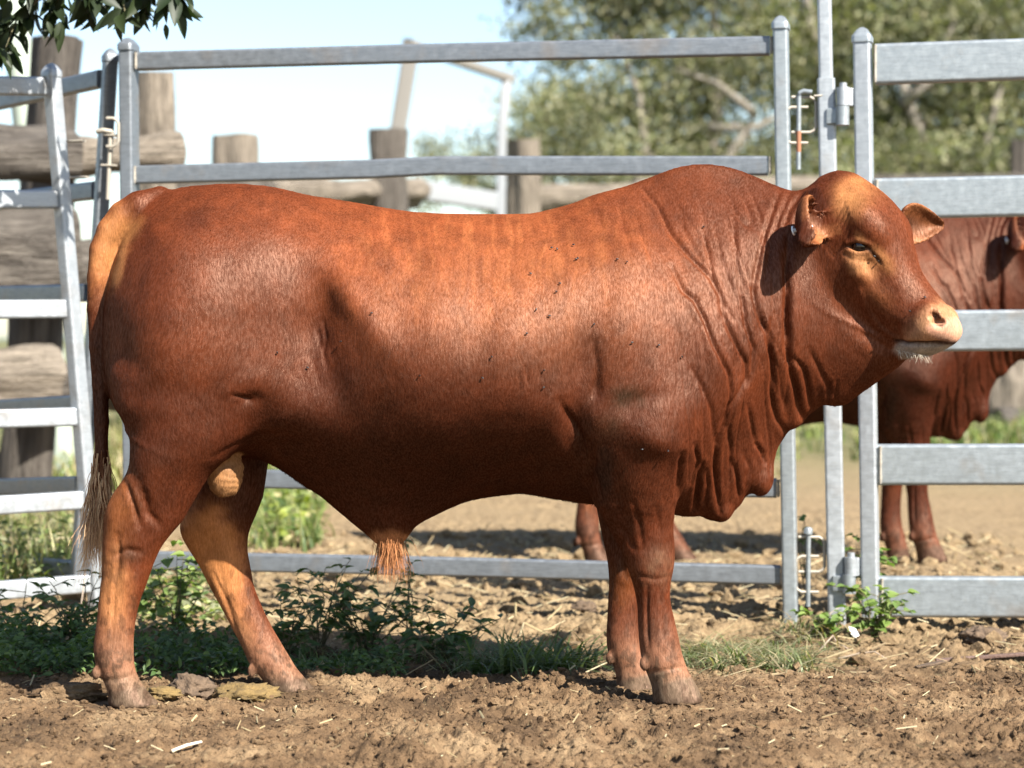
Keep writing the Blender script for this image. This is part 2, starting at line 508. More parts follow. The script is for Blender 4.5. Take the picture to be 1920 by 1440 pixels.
# ------------------------------------------------------------------ timber yard, frame and trees beyond
def wood_material(name, a, b, c):
    N = NT(name)
    v = N.coords((1, 1, 1)); g = N.n('ShaderNodeTexCoord')
    n1 = N.noise(N.coords((26, 26, 2.2)), 1.0, 5, .65); n2 = N.noise(v, 3.0, 4, .6); n3 = N.noise(N.coords((70, 70, 5)), 1.0, 3, .6)
    col = N.ramp(n1, [(.25, a), (.5, b), (.75, c)])
    col = N.mix(.5, col, N.ramp(n2, [(.3, .55), (.7, 1.3)]), 'MULTIPLY')
    N.set(Base__Color=col, Roughness=.9, Normal=N.bump(n3, 1.0, .05))
    N.b.inputs['Specular IOR Level'].default_value = .2
    return N.m
M_WOOD = wood_material('weathered_timber', (.026, .022, .019), (.088, .076, .065), (.165, .146, .125))
M_WOOD_PALE = wood_material('pale_timber', (.06, .049, .039), (.19, .16, .127), (.32, .27, .215))
M_PALE_PAINT = NT('pale_green_paint').set(Base__Color=(.33, .38, .32), Roughness=.6)
M_WHITE_STEEL = NT('pale_steel').set(Base__Color=(.19, .20, .21), Roughness=.5)
M_RUSTY_FRAME = NT('weathered_frame').set(Base__Color=(.15, .14, .125), Roughness=.6)

def log_mesh(p0, p1, r0, r1, seed, n=32, seg=26):
    """rough round timber in its own frame (z along it), so the grain follows it"""
    p0, p1 = Vector(p0), Vector(p1); L = (p1 - p0).length
    vs, fs = [], []
    g = np.random.default_rng(seed); ph = g.uniform(0, 6.28, 6)
    TT, AA = np.meshgrid(np.linspace(0, 1, seg + 1), 2 * np.pi * np.arange(n) / n, indexing='ij')
    ca_, sa_ = np.cos(AA), np.sin(AA); kk = L / max(r0, .05) * .35
    NZ = fbm(ca_ * 1.6 + seed, sa_ * 1.6, TT * kk, seed, 3) - .9 * np.clip(1 - np.abs(vnoise(ca_ * 3.2 + seed * 3, sa_ * 3.2, TT * kk * .3, seed + 7)) * 5, 0, 1) * .45
    for i in range(seg + 1):
        t = i / seg
        for j in range(n):
            a = 2 * math.pi * j / n
            r = (r0 + (r1 - r0) * t) * (1 + .10 * math.sin(2 * a + ph[0]) + .08 * math.sin(3 * a + ph[1] + 1.5 * t) + .06 * math.sin(5 * a + ph[2] + 3 * t) + .07 * math.sin(7 * t + ph[3]) + .04 * math.sin(16 * t + ph[4] + 2 * a))
            r *= 1 + .16 * NZ[i, j]
            vs.append((r * math.cos(a), r * math.sin(a), t * L + (.03 * r * math.sin(a * 2 + ph[4]) if i in (0, seg) else 0)))
    for i in range(seg):
        for j in range(n): fs.append((i*n+j, i*n+(j+1) % n, (i+1)*n+(j+1) % n, (i+1)*n+j))
    fs.append(tuple(range(n-1, -1, -1))); fs.append(tuple(seg*n + j for j in range(n)))
    return vs, fs, p0, (p1 - p0).to_track_quat('Z', 'Y')
def timber(name, label, cat, group, p0, p1, r0, r1, mat, seed):
    vs, fs, loc, q = log_mesh(p0, p1, r0, r1, seed)
    o = mesh_np(name, vs, fs, mat)
    auto_smooth(o, 50)
    o.location = loc; o.rotation_mode = 'QUATERNION'; o.rotation_quaternion = q
    return tag(o, label, cat, group)
GP = 'old timber posts of the yard fence'
GL = 'old timber logs of the yard fence'
def tpost(ut, vt, ub, wpx, Y, label, mat=None, seed=1):
    r = wpx / 2 * Y / 5700
    b = pxn(ub, 0, Y); b.z = -.2
    timber('timber_post', label, 'timber post', GP, b, pxn(ut, vt, Y), r * 1.08, r, mat or M_WOOD, seed)
def tlog(u0, v0, Y0, u1, v1, Y1, h0, h1, label, mat=None, seed=1):
    timber('timber_log', label, 'log', GL, pxn(u0, v0, Y0), pxn(u1, v1, Y1), h0 / 2 * Y0 / 5700, h1 / 2 * Y1 / 5700, mat or M_WOOD, seed)
tpost(112, 72, 40, 100, 18.0, 'thick timber post leaning behind the bright left panel', None, 3)
tpost(292, 137, 300, 66, 22.0, 'pale timber post right behind the left end of the long panel', M_WOOD_PALE, 4)
tpost(442, 254, 446, 76, 26.0, 'short wide timber post above the bull\'s rump', M_WOOD_PALE, 5)
tpost(727, 243, 730, 66, 30.0, 'dark timber post just left of the bent steel frame', None, 6)
tpost(984, 263, 984, 58, 35.0, 'pinkish timber post right of the bent steel frame', M_WOOD_PALE, 7)
tpost(1912, 262, 1912, 34, 44.0, 'narrow dark timber post at the right edge above the gate', None, 8)
tpost(1893, 640, 1888, 70, 38.0, 'sunlit timber post low at the right edge behind the second bull', M_WOOD_PALE, 9)
tlog(-260, 285, 15.8, 128, 290, 16.8, 128, 112, 'big dark log high in the timber fence, striped with shade', None, 11)
tlog(120, 292, 17.4, 330, 285, 18.0, 78, 74, 'short pale log between the dark panel and the post', M_WOOD_PALE, 12)
tlog(-260, 468, 15.8, 118, 470, 16.8, 200, 172, 'big grey log in the middle of the left timber fence', None, 13)
tlog(60, 505, 17.2, 330, 500, 18.0, 90, 80, 'grey log behind the bull\'s tail', None, 14)
tlog(-260, 712, 15.8, 98, 705, 16.8, 140, 112, 'rounded tan log low in the left timber fence', M_WOOD_PALE, 15)
tlog(90, 726, 17.4, 260, 722, 18.0, 84, 80, 'low grey log between the panels at the left', None, 16)
tlog(300, 352, 24.0, 500, 362, 26.0, 60, 60, 'grey log hidden mostly by the bull\'s rump', None, 17)
tlog(486, 362, 26.5, 776, 362, 31.5, 60, 58, 'long pale log showing above the bull\'s back', M_WOOD_PALE, 18)
tlog(955, 372, 36.0, 1215, 366, 39.0, 54, 46, 'grey log above the back in front of the hump', M_WOOD_PALE, 19)
tlog(1190, 356, 39.0, 1560, 346, 42.0, 44, 36, 'pale log behind the hump and the neck', M_WOOD_PALE, 20)
tlog(1560, 350, 42.0, 2000, 345, 44.0, 38, 36, 'far log behind the gate', None, 21)
tlog(1400, 762, 39.0, 1905, 764, 38.0, 46, 46, 'low log lying in the grass behind the second bull', M_WOOD_PALE, 22)
tlog(1870, 800, 36.5, 2060, 790, 37.0, 60, 54, 'grey log on the ground at the right edge', None, 23)
tlog(0, 880, 19.0, 60, 860, 19.4, 70, 60, 'stump-like log end in the weeds at the left', None, 24)

pole = MB(); p0 = pxn(18, -60, 20); p1 = pxn(102, 720, 20.4); p1 = p1 + (p1 - p0) * .4; pole.tube([p0, p1], .088, 20)
tag(finish(pole.build('pale_green_pole', M_PALE_PAINT)), 'pale green leaning pole behind the timber at the top left', 'pole')

fr = tag(empty('bent_steel_frame', (pxn(850, 0, 33).x, 33 * KS, 0)), 'bent steel frame rising behind the long panel against the sky', 'steel frame')
def beam(name, pts, w, d, mat):
    m = MB(); m.sweep([pxn(*p) for p in pts], round_rect(w, d, .02, 2), ups=(0, -1, 0) if abs(pts[0][1] - pts[-1][1]) > 60 else None)
    return child(m, name, mat, fr)
beam('leg', [(745, 700, 33), (747, 240, 33), (768, 112, 33), (770, 84, 33)], .17, .14, M_RUSTY_FRAME)
beam('beam', [(764, 80, 33), (850, 112, 34), (958, 148, 35)], .10, .14, M_RUSTY_FRAME)
beam('leg', [(950, 142, 35), (941, 240, 34.6), (934, 700, 34.4)], .11, .16, M_WHITE_STEEL)
beam('cross_rail', [(770, 354, 32.6), (926, 378, 33.6)], .14, .21, M_WHITE_STEEL)

# foliage ---------------------------------------------------------------
def leaf_material(name, trans=.35, rough=.5):
    N = NT(name)
    at = N.n('ShaderNodeAttribute', _attribute_name='leaf_colour')
    N.set(Base__Color=at.outputs['Color'], Roughness=rough)
    N.b.inputs['Specular IOR Level'].default_value = .35
    tr = N.n('ShaderNodeBsdfTranslucent')
    hs = N.mix(1.0, at.outputs['Color'], (1.3, 1.5, .5), 'MULTIPLY'); N.l(hs, tr.inputs['Color'])
    ms = N.n('ShaderNodeMixShader'); ms.inputs[0].default_value = trans
    N.l(N.b.outputs[0], ms.inputs[1]); N.l(tr.outputs[0], ms.inputs[2]); N.l(ms.outputs[0], N.out.inputs['Surface'])
    return N.m
M_LEAF = leaf_material('leaf')
M_DRYLEAF = leaf_material('dry_grass', .25, .7)
M_BARK = wood_material('pale_bark', (.16, .14, .115), (.26, .23, .19), (.33, .30, .25))
M_STEM = NT('plant_stem').set(Base__Color=(.10, .085, .04), Roughness=.7)

def leaves_np(name, P, D, Nn, L, W, cols, mat, parent=None, droop=.15):
    """six-sided leaves: base P, direction D, face normal Nn"""
    D = D / (np.linalg.norm(D, axis=1)[:, None] + 1e-9)
    S = np.cross(D, Nn); S /= np.linalg.norm(S, axis=1)[:, None] + 1e-9
    U = np.cross(S, D)
    L = L[:, None]; W = W[:, None]
    pts = [P, P + D*L*.3 + S*W*.42 + U*W*.18, P + D*L*.65 + S*W*.36 + U*W*.14 - U*L*droop*.3, P + D*L - U*L*droop,
           P + D*L*.65 - S*W*.36 + U*W*.14 - U*L*droop*.3, P + D*L*.3 - S*W*.42 + U*W*.18]
    mid = [P + D*L*.3, P + D*L*.65 - U*L*droop*.3]
    V = np.stack(pts + mid, 1)          # 8 verts
    n = len(P); b = (np.arange(n) * 8)[:, None]
    F = np.concatenate([b + np.array([[0, 1, 2, 7]]), b + np.array([[0, 7, 4, 5]]), b + np.array([[7, 2, 3, 4]])])
    o = mesh_np(name, V.reshape(-1, 3), F, mat, parent, smooth=False)
    c = o.data.color_attributes.new('leaf_colour', 'FLOAT_COLOR', 'POINT')
    c.data.foreach_set('color', np.repeat(np.c_[cols, np.ones(n)], 8, 0).astype(np.float32).ravel())
    return o
def unit(g, n):
    v = g.normal(0, 1, (n, 3)); return v / np.linalg.norm(v, axis=1)[:, None]
def pick(g, n, palette, jit=.25):
    i = g.integers(0, len(palette), n)
    return np.asarray(palette)[i] * g.uniform(1 - jit, 1 + jit, (n, 1))

def tree(name, label, cat, group, base, crowns, nleaf, leaf, palette, limbs, seed, tr=.22):
    """crowns: list of (centre, radii); limbs: lists of points"""
    g = np.random.default_rng(seed)
    root = tag(empty(name, base), label, cat, group)
    m = MB()
    for pts, r in limbs:
        k = len(pts)
        q = [Vector(p) - Vector(base) for p in pts]
        m.tube(q, r, 8, [1 - .75 * i / (k - 1) for i in range(k)])
    m.build('trunk', M_BARK, root, smooth=True)
    P, Nn, Cc = [], [], []
    for (c, r) in crowns:
        c = np.array(c); r = np.array(r)
        k = int(1.9 * nleaf * r[0] * r[1] ** .3 * r[2])
        nc = max(6, k // 90)
        cl = unit(g, nc) * (g.uniform(.25, 1, (nc, 1)) ** .45) * r + c
        tone = g.uniform(.4, 1.5, nc)
        hue = g.random(nc)
        i = g.integers(0, nc, k)
        sz = .16 * min(r[0], r[2]) + .12
        p = cl[i] + g.normal(0, 1, (k, 3)) * sz * np.array([1, 1, .8])
        P.append(p)
        col = pick(g, k, palette) * tone[i][:, None]
        Cc.append(col)
    P = np.concatenate(P); Cc = np.concatenate(Cc); n = len(P)
    P = P - np.array(base)
    D = unit(g, n) + np.array([0, 0, -.45]); Nn = unit(g, n) + np.array([.3, -.2, .9])
    leaves_np('crown', P, D, Nn, leaf * .74 * g.uniform(.7, 1.4, n), leaf * .42 * g.uniform(.7, 1.3, n), np.clip(Cc, .01, 1), M_LEAF, root)
    return root
OLIVE = [(.17, .175, .095), (.21, .205, .12), (.14, .15, .08), (.24, .225, .135), (.27, .25, .155)]
DARK = [(.085, .10, .05), (.115, .125, .065), (.15, .155, .085)]
LIME = [(.18, .22, .035), (.22, .25, .045), (.14, .18, .035)]
def limb(*pts): return [tuple(pxn(*p)) for p in pts]
YT = 58.0
GT = 'trees beyond the yard'
tree('gum_tree', 'big olive tree above the hump with pale bent limbs', 'tree', GT, tuple(pxn(1260, 0, YT).xy) + (0,),
    [(pxn(1080, 30, YT), (1.35, 1.3, 1.0)), (pxn(1180, 190, YT), (1.9, 1.6, 1.5)), (pxn(1300, 60, YT + 1), (2.0, 1.5, 1.5)), (pxn(1390, 210, YT), (1.9, 1.5, 1.7)), (pxn(1090, 250, YT - 1), (1.2, 1.2, 1.1)),
     (pxn(1240, -90, YT), (2.6, 1.5, 1.2)), (pxn(1330, 290, YT), (1.8, 1.4, 1.0))], 900, .17, OLIVE + DARK,
    [(limb((1260, 640, YT), (1285, 420, YT), (1330, 300, YT), (1350, 150, YT), (1330, -60, YT)), .24), (limb((1300, 380, YT - 1.4), (1400, 250, YT - 1.8), (1415, 210, YT - 1.8), (1350, 160, YT - 1.8), (1270, 130, YT - 1.8)), .13),
     (limb((1330, 240, YT - 1.8), (1420, 238, YT - 1.8), (1460, 215, YT - 1.8)), .10), (limb((1290, 400, YT - 1), (1210, 280, YT - 1.6), (1200, 180, YT - 1.6), (1150, 60, YT - 1)), .12)], 101)
tree('gum_tree', 'tall sunlit yellow-green tree behind the middle post', 'tree', GT, tuple(pxn(1580, 0, YT + 3).xy) + (0,),
    [(pxn(1560, 20, YT + 3), (1.4, 1.2, 1.2)), (pxn(1600, 60, YT + 3), (1.3, 1.2, 1.0)), (pxn(1680, 20, YT + 4), (1.6, 1.2, 1.2)), (pxn(1540, 180, YT + 3), (1.4, 1.2, 1.3)), (pxn(1610, 300, YT + 2), (1.4, 1.2, 1.0)), (pxn(1480, 60, YT + 3), (1.1, 1, 1.6))], 850, .17, OLIVE + LIME + OLIVE,
    [(limb((1580, 640, YT + 3), (1560, 300, YT + 2), (1530, 80, YT + 1.5), (1505, -40, YT + 1.5)), .2), (limb((1560, 300, YT + 1), (1640, 160, YT + 1), (1680, 20, YT + 1)), .12)], 102)
tree('gum_tree', 'dense grey-green tree behind the gate', 'tree', GT, tuple(pxn(1780, 0, YT - 2).xy) + (0,),
    [(pxn(1720, 120, YT - 1), (1.7, 1.4, 1.6)), (pxn(1850, 120, YT - 2), (1.7, 1.4, 1.6)), (pxn(1760, 260, YT - 2), (1.7, 1.3, 1.2)), (pxn(1890, 260, YT - 2), (1.5, 1.3, 1.3)), (pxn(1780, 10, YT), (2.0, 1.4, 1.0)), (pxn(1930, 40, YT), (1.6, 1.4, 1.6)), (pxn(1680, 300, YT - 2), (1.2, 1.2, .9))], 900, .17, OLIVE + DARK,
    [(limb((1780, 640, YT - 2), (1770, 350, YT - 2.5), (1700, 190, YT - 3.4), (1680, 90, YT - 3)), .2), (limb((1790, 350, YT - 3), (1850, 260, YT - 3.6), (1880, 150, YT - 3.6)), .12), (limb((1690, 200, YT - 3.4), (1745, 150, YT - 3.6), (1790, 40, YT - 3)), .11)], 103)
tree('bush', 'rounded dark bush left of the big tree', 'bush', GT, tuple(pxn(985, 0, YT - 6).xy) + (0,),
    [(pxn(1010, 240, YT - 6), (.9, .9, .8)), (pxn(960, 300, YT - 6), (.75, .9, .6)), (pxn(1060, 300, YT - 6), (1.0, .9, .7)), (pxn(930, 360, YT - 6), (.8, .8, .5))], 1100, .14, OLIVE + DARK,
    [(limb((985, 640, YT - 6), (990, 400, YT - 6), (1000, 260, YT - 6)), .1)], 104)
tree('bush', 'small far bush above the middle of the back', 'bush', GT, tuple(pxn(820, 0, 74).xy) + (0,),
    [(pxn(800, 292, 74), (.7, .7, .35)), (pxn(848, 288, 74), (.55, .7, .38)), (pxn(890, 310, 74), (.8, .7, .4)), (pxn(830, 345, 74), (1.5, .8, .6))], 900, .15, OLIVE, [(limb((820, 640, 74), (822, 330, 74)), .08)], 105)
tree('bush', 'low dark scrub under the big tree behind the logs', 'bush', GT, tuple(pxn(1300, 0, 52).xy) + (0,),
    [(pxn(1100, 350, 52), (1.2, .9, .7)), (pxn(1300, 350, 52), (1.6, .9, .7)), (pxn(1500, 330, 52), (1.6, .9, .6)), (pxn(1720, 320, 52), (1.8, .9, .6)), (pxn(1900, 330, 52), (1.6, .9, .6))], 800, .15, DARK + OLIVE, [(limb((1300, 640, 52), (1300, 350, 52)), .08)], 106)

# distant low hills
hv, hf = [], []
for i, x in enumerate(np.linspace(-1500, 1500, 80)):
    h = 7 + 5 * math.sin(i * .21) + 3 * math.sin(i * .53 + 1)
    hv += [(x, 2600, -5), (x, 2700, h)]
for i in range(79): hf.append((2*i, 2*i+2, 2*i+3, 2*i+1))
tag(mesh_np('hills', hv, hf, NT('far_hills').set(Base__Color=(.12, .16, .14), Roughness=1.0)), kind='structure')
# ------------------------------------------------------------------ the bull
YB = 6.0                      # distance of the bull's middle plane
BASE = Vector(((760 - CX) * YB / FPX, YB, 0))

def wx(u, Y=YB): return (u - CX) * Y / FPX
def wz(v, Y=YB): return CAMZ - (v - HORIZON) * Y / FPX

def pline_dist(x, z, P, closed=True):
    P = np.asarray(P, float); Q = np.roll(P, -1, 0) if closed else P[1:]
    A = P if closed else P[:-1]
    best = np.full(x.shape, 1e9)
    for (ax, az), (bx, bz) in zip(A, Q):
        dx, dz = bx - ax, bz - az
        t = np.clip(((x - ax) * dx + (z - az) * dz) / (dx * dx + dz * dz + 1e-12), 0, 1)
        best = np.minimum(best, (x - ax - t * dx) ** 2 + (z - az - t * dz) ** 2)
    return np.sqrt(best)

def in_poly(x, z, P):
    P = np.asarray(P, float); ins = np.zeros(x.shape, bool); n = len(P)
    for i in range(n):
        ax, az = P[i]; bx, bz = P[(i + 1) % n]
        c = (az > z) != (bz > z)
        ins ^= c & (x < (bx - ax) * (z - az) / (bz - az + 1e-15) + ax)
    return ins

def smooth_poly(P, it=2):
    P = np.asarray(P, float)
    for _ in range(it):
        Q = np.roll(P, -1, 0)
        P = np.stack([.75 * P + .25 * Q, .25 * P + .75 * Q], 1).reshape(-1, 2)
    return P

def tps(pts, vals, X, Z, lam=1e-3):
    pts = np.asarray(pts, float); vals = np.asarray(vals, float)
    def U(r2): return r2 * np.log(r2 + 1e-12)
    d2 = ((pts[:, None] - pts[None]) ** 2).sum(-1); n = len(pts)
    A = np.zeros((n + 3, n + 3)); A[:n, :n] = U(d2) + lam * np.eye(n)
    A[:n, n] = 1; A[:n, n+1:] = pts; A[n, :n] = 1; A[n+1:, :n] = pts.T
    w = np.linalg.solve(A, np.r_[vals, 0, 0, 0])
    out = w[n] + w[n+1] * X + w[n+2] * Z
    for i in range(n):
        out = out + w[i] * U((X - pts[i, 0]) ** 2 + (Z - pts[i, 1]) ** 2)
    return out

def blur(M, k, it=2):
    for _ in range(it):
        for ax in (0, 1):
            c = np.cumsum(np.pad(M, [(k + 1, k) if a == ax else (0, 0) for a in (0, 1)], mode='edge'), axis=ax)
            n = M.shape[ax]
            M = (np.take(c, np.arange(2 * k + 1, 2 * k + 1 + n), ax) - np.take(c, np.arange(0, n), ax)) / (2 * k + 1)
    return M

class Inflate:
    """a closed outline in a plane, given thickness from half-width, rounding and centre maps"""
    def __init__(s, poly, W, R, C=None, res=.004, pad=.12, extra=None, edge_blur=2):
        poly = np.asarray(poly, float)
        lo, hi = poly.min(0) - pad, poly.max(0) + pad
        s.lo, s.res = lo, res
        nx, nz = ((hi - lo) / res).astype(int) + 1
        X, Z = np.meshgrid(lo[0] + np.arange(nx) * res, lo[1] + np.arange(nz) * res, indexing='ij')
        d = pline_dist(X, Z, poly); ins = in_poly(X, Z, poly)
        wm = np.clip(tps([p[:2] for p in W], [p[2] for p in W], X, Z), .008, .6)
        rm = np.clip(tps([p[:2] for p in R], [p[2] for p in R], X, Z), .02, .4) if len(R) > 3 else np.full(X.shape, R[0])
        ds = np.where(ins, d, 0.0)
        q = np.clip(ds / rm, 0, 1)
        H = wm * np.sqrt(np.clip(1 - (1 - q) ** 2, 0, 1))
        if extra is not None: H = H + extra(X, Z) * np.clip(q * 1.5, 0, 1)
        H = np.where(ins, H, -1.5 * d)
        s.H = blur(H, 1, 1) if edge_blur else H
        s.C = np.zeros(X.shape) if C is None else tps([p[:2] for p in C], [p[2] for p in C], X, Z)
        gx, gz = np.gradient(s.H, res)
        s.G = np.sqrt(1 + np.clip(gx * gx + gz * gz, 0, 60))
    def samp(s, M, i, j, fi, fj):
        return ((M[i, j] * (1 - fj) + M[i, j+1] * fj) * (1 - fi) + (M[i+1, j] * (1 - fj) + M[i+1, j+1] * fj) * fi)
    def ev(s, a, b, c):
        x = (a - s.lo[0]) / s.res; z = (b - s.lo[1]) / s.res
        xc = np.clip(x, 0, s.H.shape[0] - 1.001); zc = np.clip(z, 0, s.H.shape[1] - 1.001)
        far = (np.abs(x - xc) + np.abs(z - zc)) * s.res
        i, j = xc.astype(int), zc.astype(int); fi, fj = xc - i, zc - j
        return (np.abs(c - s.samp(s.C, i, j, fi, fj)) - s.samp(s.H, i, j, fi, fj)) / s.samp(s.G, i, j, fi, fj) + far

class Leg:
    """horizontal slices: (v, left u, right u, half depth, centre depth)"""
    def __init__(s, rows, ext=.0):
        r = np.asarray(rows, float)
        Yr = YB + r[:, 4]
        z = CAMZ - (r[:, 0] - HORIZON) * Yr / FPX
        xl = (r[:, 1] - CX) * Yr / FPX; xr = (r[:, 2] - CX) * Yr / FPX
        o = np.argsort(z); z = z[o]
        s.z0, s.z1 = z[0], z[-1]
        zz = np.linspace(z[0], z[-1], 300)
        cols = [(xl + xr) / 2, (xr - xl) / 2, r[:, 3], r[:, 4]]
        s.zz = zz; s.c = []
        k = np.hanning(17); k /= k.sum()
        for c in cols:
            f = np.interp(zz, z, c[o])
            fp = np.pad(f, 8, mode='edge')
            s.c.append(np.convolve(fp, k, 'valid'))
    def ev(s, x, y, z):
        xc, hx, hy, yc = [np.interp(z, s.zz, c) for c in s.c]
        q = np.sqrt(((x - xc) / hx) ** 2 + ((y - yc) / hy) ** 2) - 1
        f = q * np.minimum(hx, hy)
        return np.maximum(f, np.maximum(s.z0 - z, z - s.z1))

def ellip(P, c, r, M=None):
    d = P - np.asarray(c)
    if M is not None: d = d @ np.asarray(M).T
    k = np.sqrt(((d / r) ** 2).sum(1)); k2 = np.sqrt(((d / (np.asarray(r) ** 2)) ** 2).sum(1)) + 1e-9
    return k * (k - 1) / k2

def capsule_chain(P, pts, rad):
    best = None
    for (a, b, ra, rb) in zip(pts[:-1], pts[1:], rad[:-1], rad[1:]):
        a = np.asarray(a); d = np.asarray(b) - a
        t = np.clip(((P - a) @ d) / (d @ d), 0, 1)
        f = np.linalg.norm(P - a - t[:, None] * d, axis=1) - (ra + (rb - ra) * t)
        best = f if best is None else smin(best, f, .006)
    return best

def smin(a, b, k):
    h = np.maximum(k - np.abs(a - b), 0) / k
    return np.minimum(a, b) - h * h * k * .25
def smax(a, b, k): return -smin(-a, -b, k)

# --- trunk with neck, hump, brisket and sheath: outline measured from the photograph
TRUNK = [(238,415),(252,392),(278,372),(310,360),(350,350),(400,347),(450,346),(500,350),(540,358),(580,367),(640,377),(700,387),
 (760,397),(800,401),(850,402),(900,403),(955,404),(1000,402),(1040,392),(1080,380),(1115,364),(1160,352),(1190,343),(1233,326),
 (1265,314),(1300,307),(1335,307),(1370,314),(1410,330),(1450,350),(1480,361),(1505,360),(1530,352),(1548,352),(1562,380),(1568,430),(1574,490),
 (1586,550),(1612,602),(1650,636),(1682,650),(1685,664),(1662,690),(1632,713),(1606,733),(1592,745),(1580,758),(1556,762),(1536,757),(1524,768),
 (1510,778),(1503,792),(1490,801),(1478,804),(1471,816),(1458,834),(1451,858),(1449,885),(1437,909),(1414,923),(1396,930),(1387,947),
 (1370,961),(1360,973),(1338,978),(1318,969),(1306,963),(1294,970),(1275,967),(1250,962),(1210,950),(1160,940),(1118,944),(1085,942),(1043,936),
 (1010,930),(977,925),(935,930),(893,936),(852,949),(812,968),(780,985),(768,1002),(752,1022),(728,1030),(706,1022),(690,1006),(664,985),(635,960),
 (602,931),(573,914),(542,891),(511,872),(480,858),(440,856),(400,858),(360,850),(300,830),(250,800),(222,775),(207,742),(198,700),
 (194,650),(196,600),(200,560),(210,518),(222,470)]
TW = [(215,480,.17),(215,650,.24),(250,420,.12),(300,420,.19),(300,480,.25),(300,600,.31),(300,720,.315),(300,830,.27),
 (400,400,.22),(400,470,.285),(400,600,.335),(400,720,.335),(420,830,.25),(500,420,.24),(500,500,.30),(500,600,.315),(500,720,.315),(500,830,.22),
 (590,420,.235),(590,520,.285),(600,620,.285),(600,720,.30),(600,810,.275),(600,890,.13),
 (700,460,.28),(700,560,.335),(700,640,.365),(700,760,.335),(700,850,.235),(700,930,.11),(730,1000,.045),
 (850,460,.275),(850,560,.35),(850,645,.39),(850,770,.355),(850,860,.255),(850,920,.14),
 (1000,460,.26),(1000,560,.335),(1000,645,.375),(1000,780,.345),(1000,870,.245),
 (1090,460,.245),(1100,560,.32),(1090,680,.345),(1085,790,.33),(1085,880,.25),
 (1180,400,.15),(1180,480,.25),(1190,600,.335),(1190,720,.355),(1190,820,.345),(1190,900,.30),
 (1280,350,.085),(1300,400,.14),(1290,480,.215),(1290,600,.30),(1280,700,.33),(1270,790,.325),(1260,870,.26),(1270,930,.12),
 (1370,370,.09),(1390,440,.17),(1390,540,.235),(1380,640,.265),(1370,740,.24),(1350,820,.18),(1340,890,.11),(1340,950,.065),
 (1470,400,.12),(1470,480,.165),(1470,580,.185),(1470,680,.155),(1450,760,.10),(1440,840,.065),(1400,900,.075),
 (1560,400,.09),(1550,520,.115),(1560,620,.11),(1540,700,.085),(1540,745,.05),(1640,600,.09),(1640,690,.055)]
TR = [(215,600,.24),(400,370,.20),(400,800,.2),(600,370,.22),(600,880,.17),(800,400,.24),(800,900,.22),(1000,400,.24),(1000,900,.22),
 (730,1000,.05),(1180,360,.22),(1180,900,.2),(1300,320,.19),(1420,340,.17),(1360,950,.07),(1430,880,.08),(1500,780,.06),(1500,380,.14),(1560,740,.05),(1640,690,.06),(1270,940,.1)]
TC = [(200,600,0),(600,600,0),(1000,600,0),(1250,600,0),(1350,400,0),(1350,900,0),(1450,600,-.025),(1440,850,-.015),(1520,500,-.07),(1520,740,-.06),(1600,450,-.12),(1600,650,-.125),(1680,650,-.17)]
def cv(L): return [(wx(u), wz(v), w) for (u, v, w) in L]
def to_w(L): return [(wx(u), wz(v)) for (u, v) in L]

# relief of the flank, in photograph units: (u, v, radius along, radius across, angle, height m)
BLOBS = [(468,750,18,10,-15,-.010),(445,725,40,14,-25,.004),(598,600,26,70,10,-.014),(560,500,55,40,20,-.010),(662,565,85,26,52,.019),
 (400,545,70,55,20,.006),(430,510,26,38,0,-.004),(520,450,60,26,25,.006),(370,620,90,90,0,.012),(470,640,26,80,8,-.006),(520,790,50,18,-20,.007),(545,835,40,12,-12,-.006),(1246,800,52,40,10,.009),(1200,748,40,14,-10,-.008),(1175,560,34,110,14,.007),(330,760,60,40,0,.006),
 (620,700,24,70,-15,-.010),(560,760,45,40,0,.008),(690,790,30,60,20,-.008),
 (1075,800,22,44,8,-.026),(1055,830,20,40,-10,.010),(1100,700,28,60,6,-.010),(1118,735,14,26,10,-.012),(1160,650,60,60,0,.006),
 (1235,765,46,40,0,.006),(1215,815,55,26,20,.008),(1290,690,26,60,-15,-.012),(1330,640,22,80,-15,.008),
 (1070,560,50,60,0,.006),(1150,480,60,40,-25,.008),(1180,770,30,20,0,-.006),(1240,830,34,20,10,.010),
 (820,600,30,120,8,.004),(900,640,28,120,6,-.004),(960,640,28,120,4,.004),(760,560,30,120,10,-.003),(880,470,80,30,0,.003),(960,500,20,60,0,-.003),
 (254,1002,16,22,0,.006),(270,930,10,50,-25,-.006),(215,975,12,24,0,.004),(1218,1058,24,26,0,.006),(1225,930,34,54,-8,.008),(1168,960,14,50,-10,-.008),(1245,1110,9,30,0,.003),(1240,1248,18,14,0,.004),(215,1250,16,14,0,.004),(240,860,40,30,0,.006),(340,880,18,60,25,-.006),(420,1020,14,50,-18,.006),(448,1050,8,50,-18,-.005),(1340,470,60,60,0,.008),(1320,370,90,30,0,.006),(1240,420,24,60,-20,-.008)]
def relief(u, v):
    out = np.zeros(u.shape)
    for (cu, cv_, ru, rv, ang, h) in BLOBS:
        a = math.radians(ang); du, dv = u - cu, v - cv_
        p = du * math.cos(a) + dv * math.sin(a); q = -du * math.sin(a) + dv * math.cos(a)
        out = out + h * np.exp(-.5 * ((p / ru) ** 2 + (q / rv) ** 2) * 1.4)
    return out

